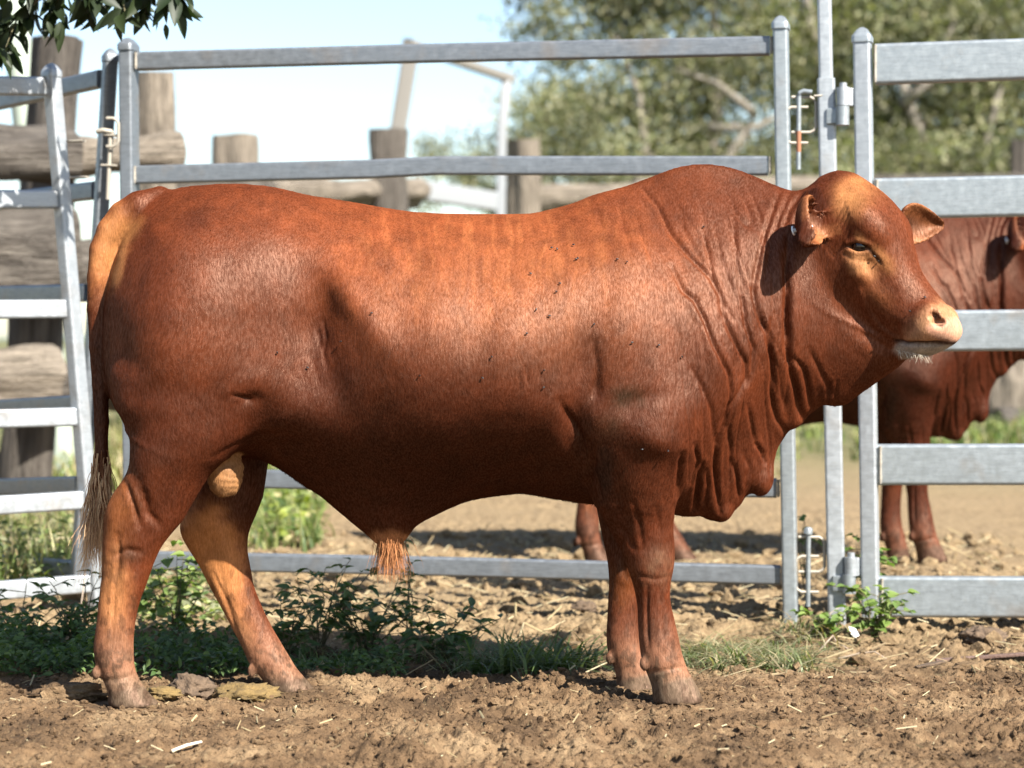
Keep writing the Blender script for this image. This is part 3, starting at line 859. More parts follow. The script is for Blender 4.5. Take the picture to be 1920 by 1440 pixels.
HOCK_NEAR = [(600,330,420,.02,-.14),(650,270,470,.07,-.15),(700,220,500,.115,-.17),(760,222,498,.135,-.185),(800,240,480,.135,-.185),(830,246,458,.13,-.185),(860,246,425,.12,-.185),
 (885,240,398,.108,-.185),(905,228,383,.098,-.185),(930,210,368,.088,-.185),(955,199,354,.078,-.185),(977,195,342,.07,-.185),(1000,194,322,.062,-.187),(1025,193,303,.056,-.19),
 (1055,192,289,.051,-.19),(1094,189,276,.046,-.19),(1121,186,265,.043,-.19),(1150,183,257,.042,-.19),(1180,179,252,.044,-.19),(1205,176,250,.048,-.19),(1230,176,250,.052,-.19),
 (1252,181,251,.05,-.19),(1268,190,257,.047,-.19),(1284,198,265,.049,-.19),(1298,203,277,.054,-.19),(1322,204,302,.06,-.19)]
HOCK_FAR = [(720,400,450,.02,.14),(770,360,490,.07,.15),(830,340,510,.115,.15),(880,346,500,.105,.14),(931,348,493,.09,.14),(960,344,482,.08,.135),(989,337,470,.071,.13),(1008,342,465,.064,.13),
 (1030,354,464,.057,.13),(1060,373,469,.05,.13),(1098,392,476,.046,.13),(1144,418,494,.042,.13),(1187,440,517,.043,.13),(1215,455,533,.047,.13),(1235,463,545,.051,.13),
 (1252,472,555,.05,.13),(1266,486,567,.048,.13),(1280,498,580,.052,.13),(1297,506,596,.058,.13)]
FORE_NEAR = [(680,1160,1220,.02,-.15),(730,1130,1265,.07,-.16),(780,1112,1282,.11,-.175),(815,1108,1282,.125,-.18),(850,1105,1277,.12,-.18),(880,1106,1275,.112,-.175),(910,1109,1272,.102,-.17),(944,1116,1267,.088,-.16),
 (970,1127,1263,.076,-.15),(1000,1146,1263,.066,-.145),(1025,1160,1265,.061,-.14),(1048,1170,1266,.058,-.14),(1070,1177,1263,.055,-.14),(1090,1184,1258,.049,-.14),(1115,1191,1256,.044,-.14),
 (1140,1195,1259,.041,-.14),(1170,1196,1266,.041,-.14),(1200,1198,1273,.046,-.14),(1230,1202,1279,.051,-.14),(1250,1208,1286,.05,-.14),(1266,1215,1294,.049,-.14),
 (1284,1222,1305,.054,-.14),(1315,1225,1320,.061,-.14)]
FORE_FAR = [(800,1170,1200,.02,.15),(860,1120,1240,.08,.15),(920,1112,1245,.085,.15),(965,1121,1238,.075,.15),(1007,1129,1228,.063,.15),(1048,1138,1218,.056,.15),(1075,1141,1211,.05,.15),(1098,1142,1203,.044,.15),
 (1140,1140,1198,.041,.15),(1173,1138,1198,.041,.15),(1205,1137,1203,.045,.15),(1228,1141,1210,.049,.15),(1248,1150,1215,.047,.15),(1265,1155,1221,.05,.15),(1294,1157,1228,.057,.15)]

# --- head: own frame, a = forward to the muzzle, n = up from the forehead, s = the bull's right side (towards the camera)
YAW, PITCH = math.radians(30), math.radians(52.7)
HK = .95
HA = np.array([math.cos(PITCH) * math.cos(YAW), -math.cos(PITCH) * math.sin(YAW), -math.sin(PITCH)])
HS = np.array([-math.sin(YAW), -math.cos(YAW), 0.0])
HN = np.cross(HA, HS); HN = HN if HN[2] > 0 else -HN
POLL_Y = YB - .13
HO = np.array(px(1590, 322, POLL_Y))
HEAD = [(-.03,-.03),(-.005,-.003),(.018,.014),(.05,.026),(.10,.042),(.16,.050),(.22,.044),(.29,.020),(.35,-.003),(.40,-.006),(.44,-.005),(.48,-.003),(.52,.0),(.54,-.001),
 (.556,-.005),(.575,-.014),(.586,-.034),(.588,-.050),(.586,-.068),(.581,-.095),(.574,-.122),(.562,-.147),(.545,-.166),(.524,-.178),(.49,-.192),(.43,-.213),(.36,-.245),(.29,-.275),(.21,-.285),(.11,-.24),(.01,-.17),(-.045,-.09)]
HW = [(0,-.03,.075),(.03,-.06,.095),(.08,-.01,.105),(.12,.0,.122),(.18,.0,.128),(.2,-.05,.128),(.1,-.12,.115),(.2,-.14,.12),(.26,-.02,.112),(.28,-.1,.108),(.28,-.2,.10),
 (.34,-.03,.088),(.36,-.12,.09),(.36,-.2,.07),(.43,-.04,.072),(.44,-.12,.075),(.5,-.03,.078),(.52,-.08,.09),(.56,-.05,.085),(.55,-.12,.075),(.51,-.155,.055),(.47,-.15,.06)]
HR = [(0,0,.07),(.1,.03,.07),(.2,.04,.06),(.3,.02,.055),(.42,0,.06),(.53,0,.05),(.57,-.06,.075),(.55,-.15,.05),(.42,-.2,.10),(.25,-.27,.17),(.1,-.22,.14),(.36,-.24,.14)]

print('bull: maps')
trunk = Inflate(to_w(smooth_poly(TRUNK, 1)), cv(TW), cv(TR), cv(TC))
head = Inflate(smooth_poly(HEAD, 1), HW, HR, None, res=.003, pad=.08)
legs = [Leg(r) for r in (HOCK_NEAR, HOCK_FAR, FORE_NEAR, FORE_FAR)]
LEGK = (.05, .05, .05, .05)

def hloc(P):
    d = P - HO
    return d @ HA / HK, d @ HN / HK, d @ HS
def hpt(t, n, s): return HO + (HA * t + HN * n) * HK + HS * s

TAIL = [px(300,372,YB), px(262,388,YB-.02), px(232,406,YB-.02), px(208,434,YB-.02), px(194,470,YB-.02), px(187,520,YB-.02), px(184,580,YB-.02), px(186,650,YB-.02), px(188,720,YB-.02), px(190,790,YB-.02), px(190,850,YB-.02), px(188,910,YB-.02)]
TAILR = [.035,.045,.044,.041,.038,.034,.030,.027,.023,.020,.018,.012]
TAIL = [np.array(p) for p in TAIL]

def rot_to(xa, za):
    xa = np.asarray(xa, float); xa /= np.linalg.norm(xa)
    za = np.asarray(za, float); za -= xa * (za @ xa); za /= np.linalg.norm(za)
    return np.stack([xa, np.cross(za, xa), za])
# ears: long axis outwards, opening towards the front
EAR_N_C = np.array(px(1527, 392, YB - .225))
EAR_N_M = rot_to((-.20, -.74, -.56), (.86, -.50, .14))
EAR_F_C = np.array(px(1688, 418, YB - .03))
EAR_F_M = rot_to((.80, .42, -.02), (.36, -.9, -.12))

def ear_sdf(P, base, M, L, w, cup):
    q = (P - base) @ M.T
    t = np.clip(q[:, 0] / L, 0, 1)
    ww = w * np.clip(np.sin(math.pi * np.clip(t, 0, 1) ** .62) ** .8, 0, 1) * (1 - .10 * t) + .012 * (1 - t)
    yn = np.clip(q[:, 1] / np.maximum(ww, .006), -1.2, 1.2)
    zc = -cup * (1 - yn ** 2) * np.clip(ww / w, 0, 1)
    th = .0062
    f = np.hypot(np.maximum(np.abs(q[:, 1]) - ww, 0), np.maximum(np.maximum(q[:, 0] - L, -q[:, 0]), 0))
    sheet = np.abs(q[:, 2] - zc) / np.sqrt(1 + (2 * cup * yn / np.maximum(ww, .02)) ** 2)
    return np.hypot(f, sheet) - th
_ca, _sa = math.cos(.85), math.sin(.85)
EYE_M = np.array([[_ca, _sa, 0], [-_sa, _ca, 0], [0, 0, 1]])
def bull_sdf(P):
    x, y, z = P[:, 0], P[:, 1] - YB, P[:, 2]
    f = trunk.ev(x, z, y)
    for L, k in zip(legs, LEGK): f = smin(f, L.ev(x, y, z), k)
    f = smin(f, capsule_chain(P, TAIL, TAILR), .012)
    f = smin(f, ellip(P, px(422, 886, YB - .085), (.052, .058, .066)), .02)          # scrotum
    # loose lobes of the dewlap
    for (u, v, dy, r) in ((1556,733,-.085,(.046,.040,.036)), (1482,772,-.05,(.034,.042,.050)), (1427,896,-.02,(.036,.048,.052)), (1354,948,-.01,(.032,.046,.046)), (1303,946,-.01,(.022,.036,.034))):
        f = smin(f, ellip(P, px(u, v, YB + dy), r), .010)
    # dewclaws
    for (u, v, dy) in ((180,1262,-.19),(472,1258,.13),(1208,1244,-.14),(1144,1234,.15)):
        for e in (-.026, .026):
            f = smin(f, ellip(P, px(u, v, YB + dy + e), (.013, .011, .019)), .008)
    t, n, s = hloc(P)
    sa = np.abs(s)
    h = head.ev(t, n, s)
    PH = np.stack([t, n, sa], 1)
    h = smin(h, ellip(PH, (.19, -.012, .097), (.055, .03, .032)), .04)      # brow
    h = smin(h, ellip(PH, (.262, -.105, .096), (.045, .035, .022)), .03)     # below the eye
    h = smin(h, ellip(PH, (.50, -.045, .066), (.038, .032, .016)), .03)      # nostril wing
    h = smax(h, -ellip(PH, (.224, -.073, .132), (.029, .0145, .027), EYE_M), .008)  # eye opening
    h = smax(h, -ellip(PH, (.335, -.08, .108), (.06, .02, .012)), .03)      # hollow in front of the eye
    ca, sna = math.cos(.85), math.sin(.85)
    NM = np.array([[ca, sna, 0], [-sna, ca, 0], [0, 0, 1]])
    h = smax(h, -ellip(PH, (.528, -.027, .084), (.021, .0105, .036), NM), .006)  # nostril slit
    h = smax(h, -ellip(PH, (.506, -.026, .086), (.013, .011, .030), NM), .006)   # and its upper corner
    f = smin(f, h, .05)
    f = smin(f, ear_sdf(P, EAR_N_C, EAR_N_M, .170, .055, .038), .016)
    f = smin(f, ear_sdf(P, EAR_F_C, EAR_F_M, .150, .047, .022), .016)
    return f

def polygonise(fn, lo, hi, h, coarse=5, band=.05):
    lo = np.asarray(lo); n = (np.ceil((np.asarray(hi) - lo) / h / coarse).astype(int)) * coarse + 1
    cn = (n - 1) // coarse + 1
    g = np.stack(np.meshgrid(*[lo[k] + np.arange(cn[k]) * h * coarse for k in range(3)], indexing='ij'), -1).reshape(-1, 3)
    fc = fn(g).reshape(cn)
    near = np.abs(fc) < band
    F = np.repeat(np.repeat(np.repeat(fc, coarse, 0), coarse, 1), coarse, 2)[:n[0], :n[1], :n[2]].astype(np.float32)
    m = np.zeros(n, bool)
    cells = near[:-1, :-1, :-1].copy()
    for dx in (0, 1):
        for dy in (0, 1):
            for dz in (0, 1):
                cells |= near[dx:cn[0]-1+dx, dy:cn[1]-1+dy, dz:cn[2]-1+dz]
    r = np.repeat(np.repeat(np.repeat(cells, coarse, 0), coarse, 1), coarse, 2)
    m[:r.shape[0], :r.shape[1], :r.shape[2]] = r
    I = np.argwhere(m)
    for k in range(0, len(I), 400000):
        J = I[k:k+400000]
        F[J[:, 0], J[:, 1], J[:, 2]] = fn(lo + J * h)
    ins = F < 0
    cnt = np.zeros(n - 1, np.uint8)
    cs = [(dx, dy, dz) for dx in (0, 1) for dy in (0, 1) for dz in (0, 1)]
    for (dx, dy, dz) in cs: cnt += ins[dx:n[0]-1+dx, dy:n[1]-1+dy, dz:n[2]-1+dz]
    act = (cnt > 0) & (cnt < 8)
    C = np.argwhere(act)
    idx = np.full(n - 1, -1, np.int32); idx[C[:, 0], C[:, 1], C[:, 2]] = np.arange(len(C))
    val = np.stack([F[C[:, 0]+a, C[:, 1]+b, C[:, 2]+c] for (a, b, c) in cs], 1)
    acc = np.zeros((len(C), 3)); num = np.zeros(len(C))
    for i, a in enumerate(cs):
        for j, b in enumerate(cs):
            if j > i and sum(abs(p - q) for p, q in zip(a, b)) == 1:
                va, vb = val[:, i], val[:, j]; s = (va < 0) != (vb < 0)
                t = np.where(s, va / np.where(s, va - vb, 1), 0)
                pt = np.asarray(a) + t[:, None] * (np.asarray(b) - np.asarray(a))
                acc += pt * s[:, None]; num += s
    V = lo + (C + acc / num[:, None]) * h
    faces = []
    for ax in range(3):
        o1, o2 = [(1, 2), (2, 0), (0, 1)][ax]
        sl0 = [slice(None)] * 3; sl1 = [slice(None)] * 3
        sl0[ax] = slice(0, -1); sl1[ax] = slice(1, None)
        a, b = ins[tuple(sl0)], ins[tuple(sl1)]
        E = np.argwhere(a != b)
        E = E[(E[:, o1] > 0) & (E[:, o2] > 0) & (E[:, o1] < n[o1] - 1) & (E[:, o2] < n[o2] - 1)]
        fl = a[E[:, 0], E[:, 1], E[:, 2]]
        q = []
        for (d1, d2) in ((0, 0), (-1, 0), (-1, -1), (0, -1)):
            G = E.copy(); G[:, o1] += d1; G[:, o2] += d2
            q.append(idx[G[:, 0], G[:, 1], G[:, 2]])
        q = np.stack(q, 1)
        q = np.where(fl[:, None], q[:, ::-1], q)
        faces.append(q)
    Fq = np.concatenate(faces)
    return V, Fq[(Fq >= 0).all(1)][:, ::-1]

def vnormals(V, F):
    n = np.cross(V[F[:, 2]] - V[F[:, 0]], V[F[:, 3]] - V[F[:, 1]])
    out = np.zeros_like(V)
    for k in range(4):
        for c in range(3): out[:, c] += np.bincount(F[:, k], n[:, c], len(V))
    return out / (np.linalg.norm(out, axis=1)[:, None] + 1e-12)

def laplace(V, F, it=1, w=.5):
    E = np.concatenate([F[:, [0, 1]], F[:, [1, 2]], F[:, [2, 3]], F[:, [3, 0]]])
    for _ in range(it):
        s = np.zeros_like(V); c = np.bincount(E[:, 0], minlength=len(V)) + 1e-9
        for k in range(3): s[:, k] = np.bincount(E[:, 0], V[E[:, 1], k], len(V))
        V = V + w * (s / c[:, None] - V)
    return V

VOX = 0.005
BV, BF = polygonise(bull_sdf, (wx(120), YB - .58, -.03), (wx(1850), YB + .44, 1.54), VOX)
print('bull: mesh', len(BV), len(BF))
BV = laplace(BV, BF, 2, .5)
BN = vnormals(BV, BF)

# photograph coordinates of every point of the skin (only used to say where on the animal it is)
def uv_of(V): return CX + V[:, 0] / V[:, 1] * FPX, HORIZON + (CAMZ - V[:, 2]) / V[:, 1] * FPX
BU, BVV = uv_of(BV)
T_, N_, S_ = hloc(BV)
def sm(a, b, x):
    t = np.clip((x - a) / (b - a), 0, 1); return t * t * (3 - 2 * t)
is_head = sm(-.01, .05, T_) * (np.abs(S_) < .2) * (T_ < .7) * sm(-.27, -.22, N_) * sm(1515, 1560, BU)

FOLDS = [  # neck and dewlap folds: (points, depth m, half width px)
 ([(1203,352),(1234,387),(1255,432),(1290,480),(1331,522),(1352,560),(1375,600)], .007, 6),
 ([(1190,400),(1205,450),(1225,500)], .003, 5), ([(1160,380),(1170,430),(1185,480)], .0025, 5), ([(1120,390),(1128,430)], .002, 5),
 ([(1318,430),(1324,463),(1336,522),(1355,557)], .006, 6), ([(1280,420),(1300,470),(1322,500)], .003, 5),
 ([(1375,400),(1378,450),(1384,520),(1396,580)], .004, 6),
 ([(1258,500),(1280,545),(1302,563),(1320,600),(1335,642),(1350,672),(1367,704),(1370,733),(1362,790),(1340,841)], .010, 7),
 ([(1349,565),(1360,600),(1374,632),(1400,682),(1401,711),(1385,740),(1367,769),(1353,805),(1346,830)], .011, 7),
 ([(1392,560),(1400,610),(1414,653),(1410,697),(1402,720)], .009, 6),
 ([(1412,540),(1421,581),(1439,624),(1450,682),(1447,733),(1450,762),(1457,787),(1470,806)], .011, 7),
 ([(1446,600),(1447,650),(1452,700),(1458,740)], .006, 5),
 ([(1474,560),(1474,650),(1483,697),(1492,730),(1497,760),(1505,784)], .012, 8),
 ([(1487,670),(1506,690),(1514,720),(1520,760)], .009, 7),
 ([(1300,690),(1320,730),(1335,770),(1338,830)], .006, 7),
 ([(1463,356),(1446,402),(1427,463),(1415,520),(1412,560)], .007, 6), ([(1482,360),(1461,408),(1446,451),(1436,520)], .006, 6), ([(1502,362),(1480,393),(1468,430)], .006, 6),
 ([(1478,440),(1475,520),(1478,600),(1482,680)], .016, 9),
 ([(1346,819),(1341,877),(1344,915),(1350,960)], .012, 7), ([(1375,865),(1383,900),(1384,925)], .008, 6), ([(1318,870),(1309,906),(1304,955)], .012, 7),
 ([(1395,850),(1408,880),(1396,905)], .005, 8), ([(1420,835),(1430,850),(1434,866)], .009, 6), ([(1325,880),(1328,915),(1322,950)], .006, 5),
 ([(1300,830),(1310,865),(1296,905)], .008, 6), ([(1365,800),(1371,840),(1368,900)], .006, 6), ([(1402,760),(1412,810),(1418,835)], .006, 6),
 ([(1518,655),(1540,700),(1560,735)], .005, 7), ([(1555,715),(1553,755)], .006, 5),([(1570,715),(1566,757)], .004, 4),
 # elbow and shoulder
 ([(1050,752),(1066,786),(1088,826),(1101,876)], .010, 10), ([(985,688),(991,722)], .003, 5), ([(972,700),(976,730)], .0025, 5), ([(1010,690),(1014,712)], .002, 5), ([(1112,640),(1120,690),(1116,740)], .005, 10),
 ([(1104,830),(1110,870),(1106,905),(1118,960)], .012, 8), ([(1118,835),(1116,880),(1128,940)], .006, 6), ([(1276,850),(1274,890),(1270,930)], .012, 9),
  ([(1150,985),(1172,1000),(1190,1030)], .004, 8),([(1165,1010),(1160,1040),(1172,1080)], .006, 8),
 # flank and stifle
 ([(600,600),(607,630),(602,660),(611,690)], .003, 5), ([(592,615),(597,650)], .003, 5),([(575,660),(590,690),(600,730)], .0015, 10),
 ([(436,740),(452,744),(468,752)], .006, 6), ([(400,858),(440,835),(485,815),(530,808)], .004, 8),
 # hocks and cannons
 ([(268,925),(275,960),(300,985)], .006, 10), ([(222,1000),(224,1060),(222,1120)], .004, 7), ([(262,1030),(252,1080),(246,1140)], .003, 5),
 ([(212,1042),(240,1030),(262,1035)], .005, 8), ([(410,1060),(425,1120),(450,1180)], .003, 6),
 ([(1214,1095),(1213,1150),(1216,1215)], .0055, 5), ([(1236,1100),(1242,1150),(1246,1205)], .003, 5), ([(1188,940),(1200,985),(1205,1030)], .005, 7), ([(1230,950),(1236,1000)], .004, 8), ([(1195,1078),(1225,1086),(1255,1080)], .003, 6),
 ([(236,905),(250,945),(262,985)], .007, 7), ([(224,1020),(216,1090),(210,1190)], .0055, 5), ([(245,1035),(240,1110),(236,1190)], .003, 5), ([(402,1075),(428,1140),(455,1215)], .0045, 5),
 ([(1288,1270),(1297,1290),(1303,1312)], .007, 3.5), ([(272,1284),(283,1302),(290,1320)], .007, 3.5), ([(570,1270),(580,1290)], .006, 3.5), ([(1206,1262),(1214,1290)], .006, 3.5),
 # pasterns and cleft of the hooves
 ([(200,1276),(230,1272),(262,1262)], .004, 6), ([(1212,1262),(1245,1256),(1290,1248)], .004, 6),
]
fd = np.zeros(len(BV))
near_w = np.clip((np.abs(BN[:, 1]) - .1) / .35, 0, 1)
for (pts, dep, hw) in FOLDS:
    p = np.asarray(pts, float)
    lo, hi = p.min(0) - hw * 5, p.max(0) + hw * 5
    m = np.where((BU > lo[0]) & (BU < hi[0]) & (BVV > lo[1]) & (BVV < hi[1]))[0]
    if len(m) == 0: continue
    d = pline_dist(BU[m], BVV[m], pts, closed=False)
    # fade towards the ends
    L = np.hypot(*(p[1:] - p[:-1]).T).sum()
    e = np.minimum(np.hypot(BU[m] - p[0, 0], BVV[m] - p[0, 1]), np.hypot(BU[m] - p[-1, 0], BVV[m] - p[-1, 1]))
    fade = np.clip(.35 + e / (L * .35), 0, 1)
    hw = hw * .62
    g = np.exp(-(d / hw) ** 2) - .13 * np.exp(-((d - 2.3 * hw) / (1.3 * hw)) ** 2)
    fd[m] -= 1.05 * dep * g * fade * near_w[m]
rel = relief(BU, BVV) * near_w
# soft low-frequency unevenness of muscle and hide
rel += .0025 * fbm(BV[:, 0] * 9, BV[:, 1] * 9, BV[:, 2] * 9, 3, 3) * (1 - .7 * is_head)
# loose wavy hide on neck and brisket
lw = np.clip((BU - 1290) / 80, 0, 1) * np.clip((1500 - BU) / 40, 0, 1) * np.clip((BVV - 420) / 80, 0, 1) * (1 - is_head)
wav = vnoise((BU + .35 * BVV * .2) / 13, BVV / 95, None, 9)
rel += lw * .0018 * wav
up_ = BU - .30 * (np.minimum(BVV, 690) - 350) + 12 * vnoise(BU / 60, BVV / 120, None, 91)
cr_ = np.clip(1 - np.abs(vnoise(up_ / 15, BVV / 170, None, 93)) * 5.5, 0, 1)
rel -= .0044 * cr_ * sm(1180, 1290, BU) * sm(1500, 1470, BU) * sm(330, 400, BVV) * (1 - is_head) * near_w * (.5 + .5 * sm(1300, 1400, BU)) * sm(980, 900, BVV - .0 * BU) * (1 - sm(1290, 1260, BU) * sm(800, 860, BVV))
# head details in its own frame
sa = np.abs(S_)
hd = np.zeros(len(BV))
side = np.clip((sa - .03) / .03, 0, 1)
MOUTH = [(.485,-.172),(.509,-.150),(.535,-.118),(.555,-.094),(.574,-.066),(.588,-.046),(.60,-.03)]
def hfold(pts, dep, hw):
    global hd
    d = pline_dist(T_, N_, pts, closed=False)
    hd -= is_head * dep * np.exp(-(d / hw) ** 2) * side
hfold(MOUTH, .011, .0055)           # mouth
d = pline_dist(T_, N_, [(.46,-.135),(.500,-.153)], closed=False); hd -= is_head * .006 * np.exp(-(d / .012) ** 2)
for k in range(5):
    hfold([(.10 + .018 * k, -.03 - .004 * k), (.125 + .02 * k * .8, -.085), (.14 + .022 * k * .7, -.15)], .0035, .0045)
hfold([(.215,-.118),(.245,-.108),(.272,-.080)], .0025, .004)
hfold([(.245,-.054),(.27,-.054),(.30,-.056)], .004, .005)
hd += is_head * .006 * np.exp(-(pline_dist(T_, N_, [(.198,-.092),(.210,-.064),(.238,-.043)], closed=False) / .006) ** 2) * side   # upper lid
hd += is_head * .004 * np.exp(-(pline_dist(T_, N_, [(.214,-.102),(.240,-.084),(.257,-.056)], closed=False) / .005) ** 2) * side  # lower lid
sq0 = np.sqrt((((BV - np.array(px(422, 889, YB - .085))) / np.array([.060, .068, .070])) ** 2).sum(1))
rel += sm(1.3, 1.0, sq0) * .0035 * vnoise(BU / 22, BVV / 5, None, 66)
disp = fd + rel + hd
BV = BV + BN * disp[:, None]
BV = laplace(BV, BF, 1, .3)
BV[:, 2] = np.maximum(BV[:, 2], -.012)
BN = vnormals(BV, BF)

# --- coat pigment, with some shade painted in ----------------------------------------------------
def spot(cu, cv_, ru, rv, soft=.5, ang=0):
    a = math.radians(ang); du, dv = BU - cu, BVV - cv_
    p = (du * math.cos(a) + dv * math.sin(a)) / ru; q = (-du * math.sin(a) + dv * math.cos(a)) / rv
    n = .25 * fbm(BU / 18, BVV / 18, None, 21, 3)
    return 1 - sm(1 - soft, 1 + soft, np.hypot(p, q) + n)
def blend(c, m, col): return c * (1 - m[:, None]) + np.asarray(col) * m[:, None]
NB = len(BV)
coat = np.tile(np.array([.245, .052, .0160]), (NB, 1))
n1 = fbm(BV[:, 0] * 5, BV[:, 1] * 5, BV[:, 2] * 5, 31, 4)
n2 = fbm((BU + 14 * vnoise(BU / 30, BVV / 45, None, 12)) / 7, BVV / 55, None, 33, 4)
coat = blend(coat, np.clip(.5 + 1.3 * n1, 0, 1) * .35, (.31, .078, .024))
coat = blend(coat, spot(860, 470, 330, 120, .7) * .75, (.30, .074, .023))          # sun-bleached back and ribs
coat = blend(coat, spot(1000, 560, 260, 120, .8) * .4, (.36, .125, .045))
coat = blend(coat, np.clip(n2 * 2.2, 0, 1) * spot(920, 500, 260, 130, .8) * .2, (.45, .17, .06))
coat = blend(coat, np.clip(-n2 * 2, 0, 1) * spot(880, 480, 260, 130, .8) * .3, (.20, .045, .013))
coat = blend(coat, spot(760, 880, 500, 165, .8) * .8, (.085, .019, .008))          # dark underline hair, spread wider to paint in belly shade
coat = blend(coat, spot(500, 560, 90, 70, .9, 20) * .35, (.16, .035, .013))
for (su, sv, sr, st, k_, an) in ((364, 418, 26, 20, .55, 0), (425, 514, 26, 32, .55, 20), (505, 505, 48, 38, .5, 40), (600, 640, 22, 40, .5, 0), (640, 760, 40, 70, .45, 20), (1100, 700, 26, 90, .45, 6), (1300, 700, 30, 60, .4, -15)):
    coat = blend(coat, spot(su, sv, sr, st, .8, an) * k_, (.125, .026, .010))
nk = sm(1250, 1400, BU) * (1 - is_head) * (BVV > 300)
coat = blend(coat, nk * .35, (.205, .045, .016))
tan = (.52, .235, .085)
coat = blend(coat, spot(203, 465, 30, 80, .6, 15) * .85, (.50, .215, .075))
coat = blend(coat, spot(245, 430, 30, 16, .7, -45) * .7, (.42, .18, .06))
coat = blend(coat, spot(225, 500, 10, 40, .5, 12) * .6, (.50, .22, .08))
coat = blend(coat, sm(520, 700, BVV) * (BU < 215) * (BVV < 930) * (BU < 206) * .5, (.12, .03, .014))  # dark brown lower tail, its shade painted into the coat
# inner far hind leg, hocks, lower legs
coat = blend(coat, spot(395, 1030, 62, 95, .5, -18) * .95 * sm(YB - .02, YB + .05, BV[:, 1]), (.52, .20, .062))
coat = blend(coat, spot(218, 950, 34, 70, .7) * .65, (.38, .13, .04))
coat = blend(coat, spot(212, 1115, 30, 90, .7) * .8, (.44, .19, .070))
coat = blend(coat, spot(430, 1140, 34, 90, .7, -20) * .7, (.46, .20, .075))
coat = blend(coat, spot(1165, 1100, 28, 40, .6) * .6, (.30, .09, .022))
sq = np.sqrt((((BV - np.array(px(422, 889, YB - .085))) / np.array([.060, .068, .070])) ** 2).sum(1)); coat = blend(coat, sm(1.35, 1.0, sq) * .9 * (.8 + .2 * n1), (.46, .24, .10))
coat = blend(coat, spot(730, 1030, 60, 34, .4) * .9, (.50, .21, .085))
# dirt, and a dark strip at the elbow
dirt = (.25, .16, .10)
dn = .5 + .5 * fbm(BU / 14, BVV / 14, None, 41, 4)
coat = blend(coat, sm(1110, 1280, BVV) * (.6 + .35 * dn), (.34, .185, .11))
coat = blend(coat, sm(1252, 1285, BVV) * (.8), dirt)
coat = blend(coat, spot(1235, 1062, 32, 34, .7) * dn * .8, (.27, .17, .10))
coat = blend(coat, spot(240, 1040, 26, 18, .7) * dn * .8, (.12, .06, .035))
coat = blend(coat, spot(1180, 745, 34, 22, .7) * dn, (.075, .055, .03))
coat = blend(coat, spot(1140, 800, 26, 20, .8) * dn * .7, (.10, .07, .04))
coat = blend(coat, spot(1135, 885, 16, 50, .6) * .75, (.045, .022, .016))  # narrow dark strip at the near elbow
# head markings
def hspot(ct, cn, rt, rn, soft=.5, smin_=None):
    q = np.hypot((T_ - ct) / rt, (N_ - cn) / rn) + .25 * fbm(BV[:, 0] * 30, BV[:, 1] * 30, BV[:, 2] * 30, 51, 3)
    m = (1 - sm(1 - soft, 1 + soft, q)) * is_head
    return m if smin_ is None else m * sm(smin_ - .02, smin_ + .02, sa)
coat = blend(coat, is_head * .55, (.235, .058, .020))
coat = blend(coat, hspot(.07, .0, .07, .05, .8) * .6, (.46, .20, .07))
coat = blend(coat, hspot(.11, -.03, .05, .035, .7, .08) * .5, (.45, .2, .07))
coat = blend(coat, hspot(.262, -.098, .046, .036, .6, .06) * .62, (.56, .28, .115))
coat = blend(coat, hspot(.29, -.045, .045, .022, .7, .06) * .45, (.48, .24, .09))
coat = blend(coat, hspot(.212, -.05, .022, .012, .6, .08) * .6, (.48, .22, .08))
coat = blend(coat, hspot(.36, -.12, .05, .03, .8, .05) * .3, (.36, .14, .05))
muz = sm(-.20, -.165, N_) * sm(-.040, .022, T_ - (.480 - .18 * N_) + .010 * fbm(BV[:, 0] * 40, BV[:, 1] * 40, BV[:, 2] * 40, 57, 3)) * is_head
coat = blend(coat, muz * .85 * (.85 + .15 * n1), (.50, .275, .140))
pad = sm(.520, .538, T_ - .15 * N_) * is_head * sm(-.075, -.055, N_)
coat = blend(coat, pad * .85 * (.75 + .25 * n1), (.52, .27, .19))
coat = blend(coat, hspot(.585, -.045, .03, .015, .6) * .5, (.28, .17, .12))
chin = is_head * sm(-.002, -.010, N_ - np.interp(T_, [q[0] for q in MOUTH], [q[1] for q in MOUTH])) * sm(.488, .502, T_) * sm(-.21, -.185, N_)
coat = blend(coat, chin * .9, (.33, .29, .24))
coat = blend(coat, hspot(.522, -.026, .022, .011, .4, .06) * .9, (.06, .02, .015))
d = pline_dist(T_, N_, MOUTH, closed=False)
coat = blend(coat, np.exp(-(d / .005) ** 2) * is_head * .85, (.06, .035, .03))
d = pline_dist(T_, N_, [(.205,-.098),(.212,-.076),(.232,-.054),(.248,-.052),(.293,-.055)], closed=False)
coat = blend(coat, np.exp(-(d / .005) ** 2) * is_head * (sa > .08) * .85, (.05, .02, .012))
# ears
for c, M in ((EAR_N_C, EAR_N_M), (EAR_F_C, EAR_F_M)):
    q = (BV - c) @ M.T
    L, w = (.170, .055) if c is EAR_N_C else (.150, .047)
    ear = sm(-.01, .03, q[:, 0]) * (q[:, 0] < L + .02) * (np.abs(q[:, 1]) < w + .015) * (np.abs(q[:, 2]) < .06) * (sa > .12)
    nz = (BN @ M.T)[:, 2]
    coat = blend(coat, ear * sm(.1, .6, nz) * .6, (.36, .135, .05))
    coat = blend(coat, ear * sm(.1, .6, nz) * sm(.035, .0, np.abs(q[:, 1])) * sm(.12, .03, q[:, 0]) * .7, (.10, .035, .02))
    coat = blend(coat, ear * sm(.65, .95, np.abs(q[:, 1]) / w) * .35, (.46, .20, .08))
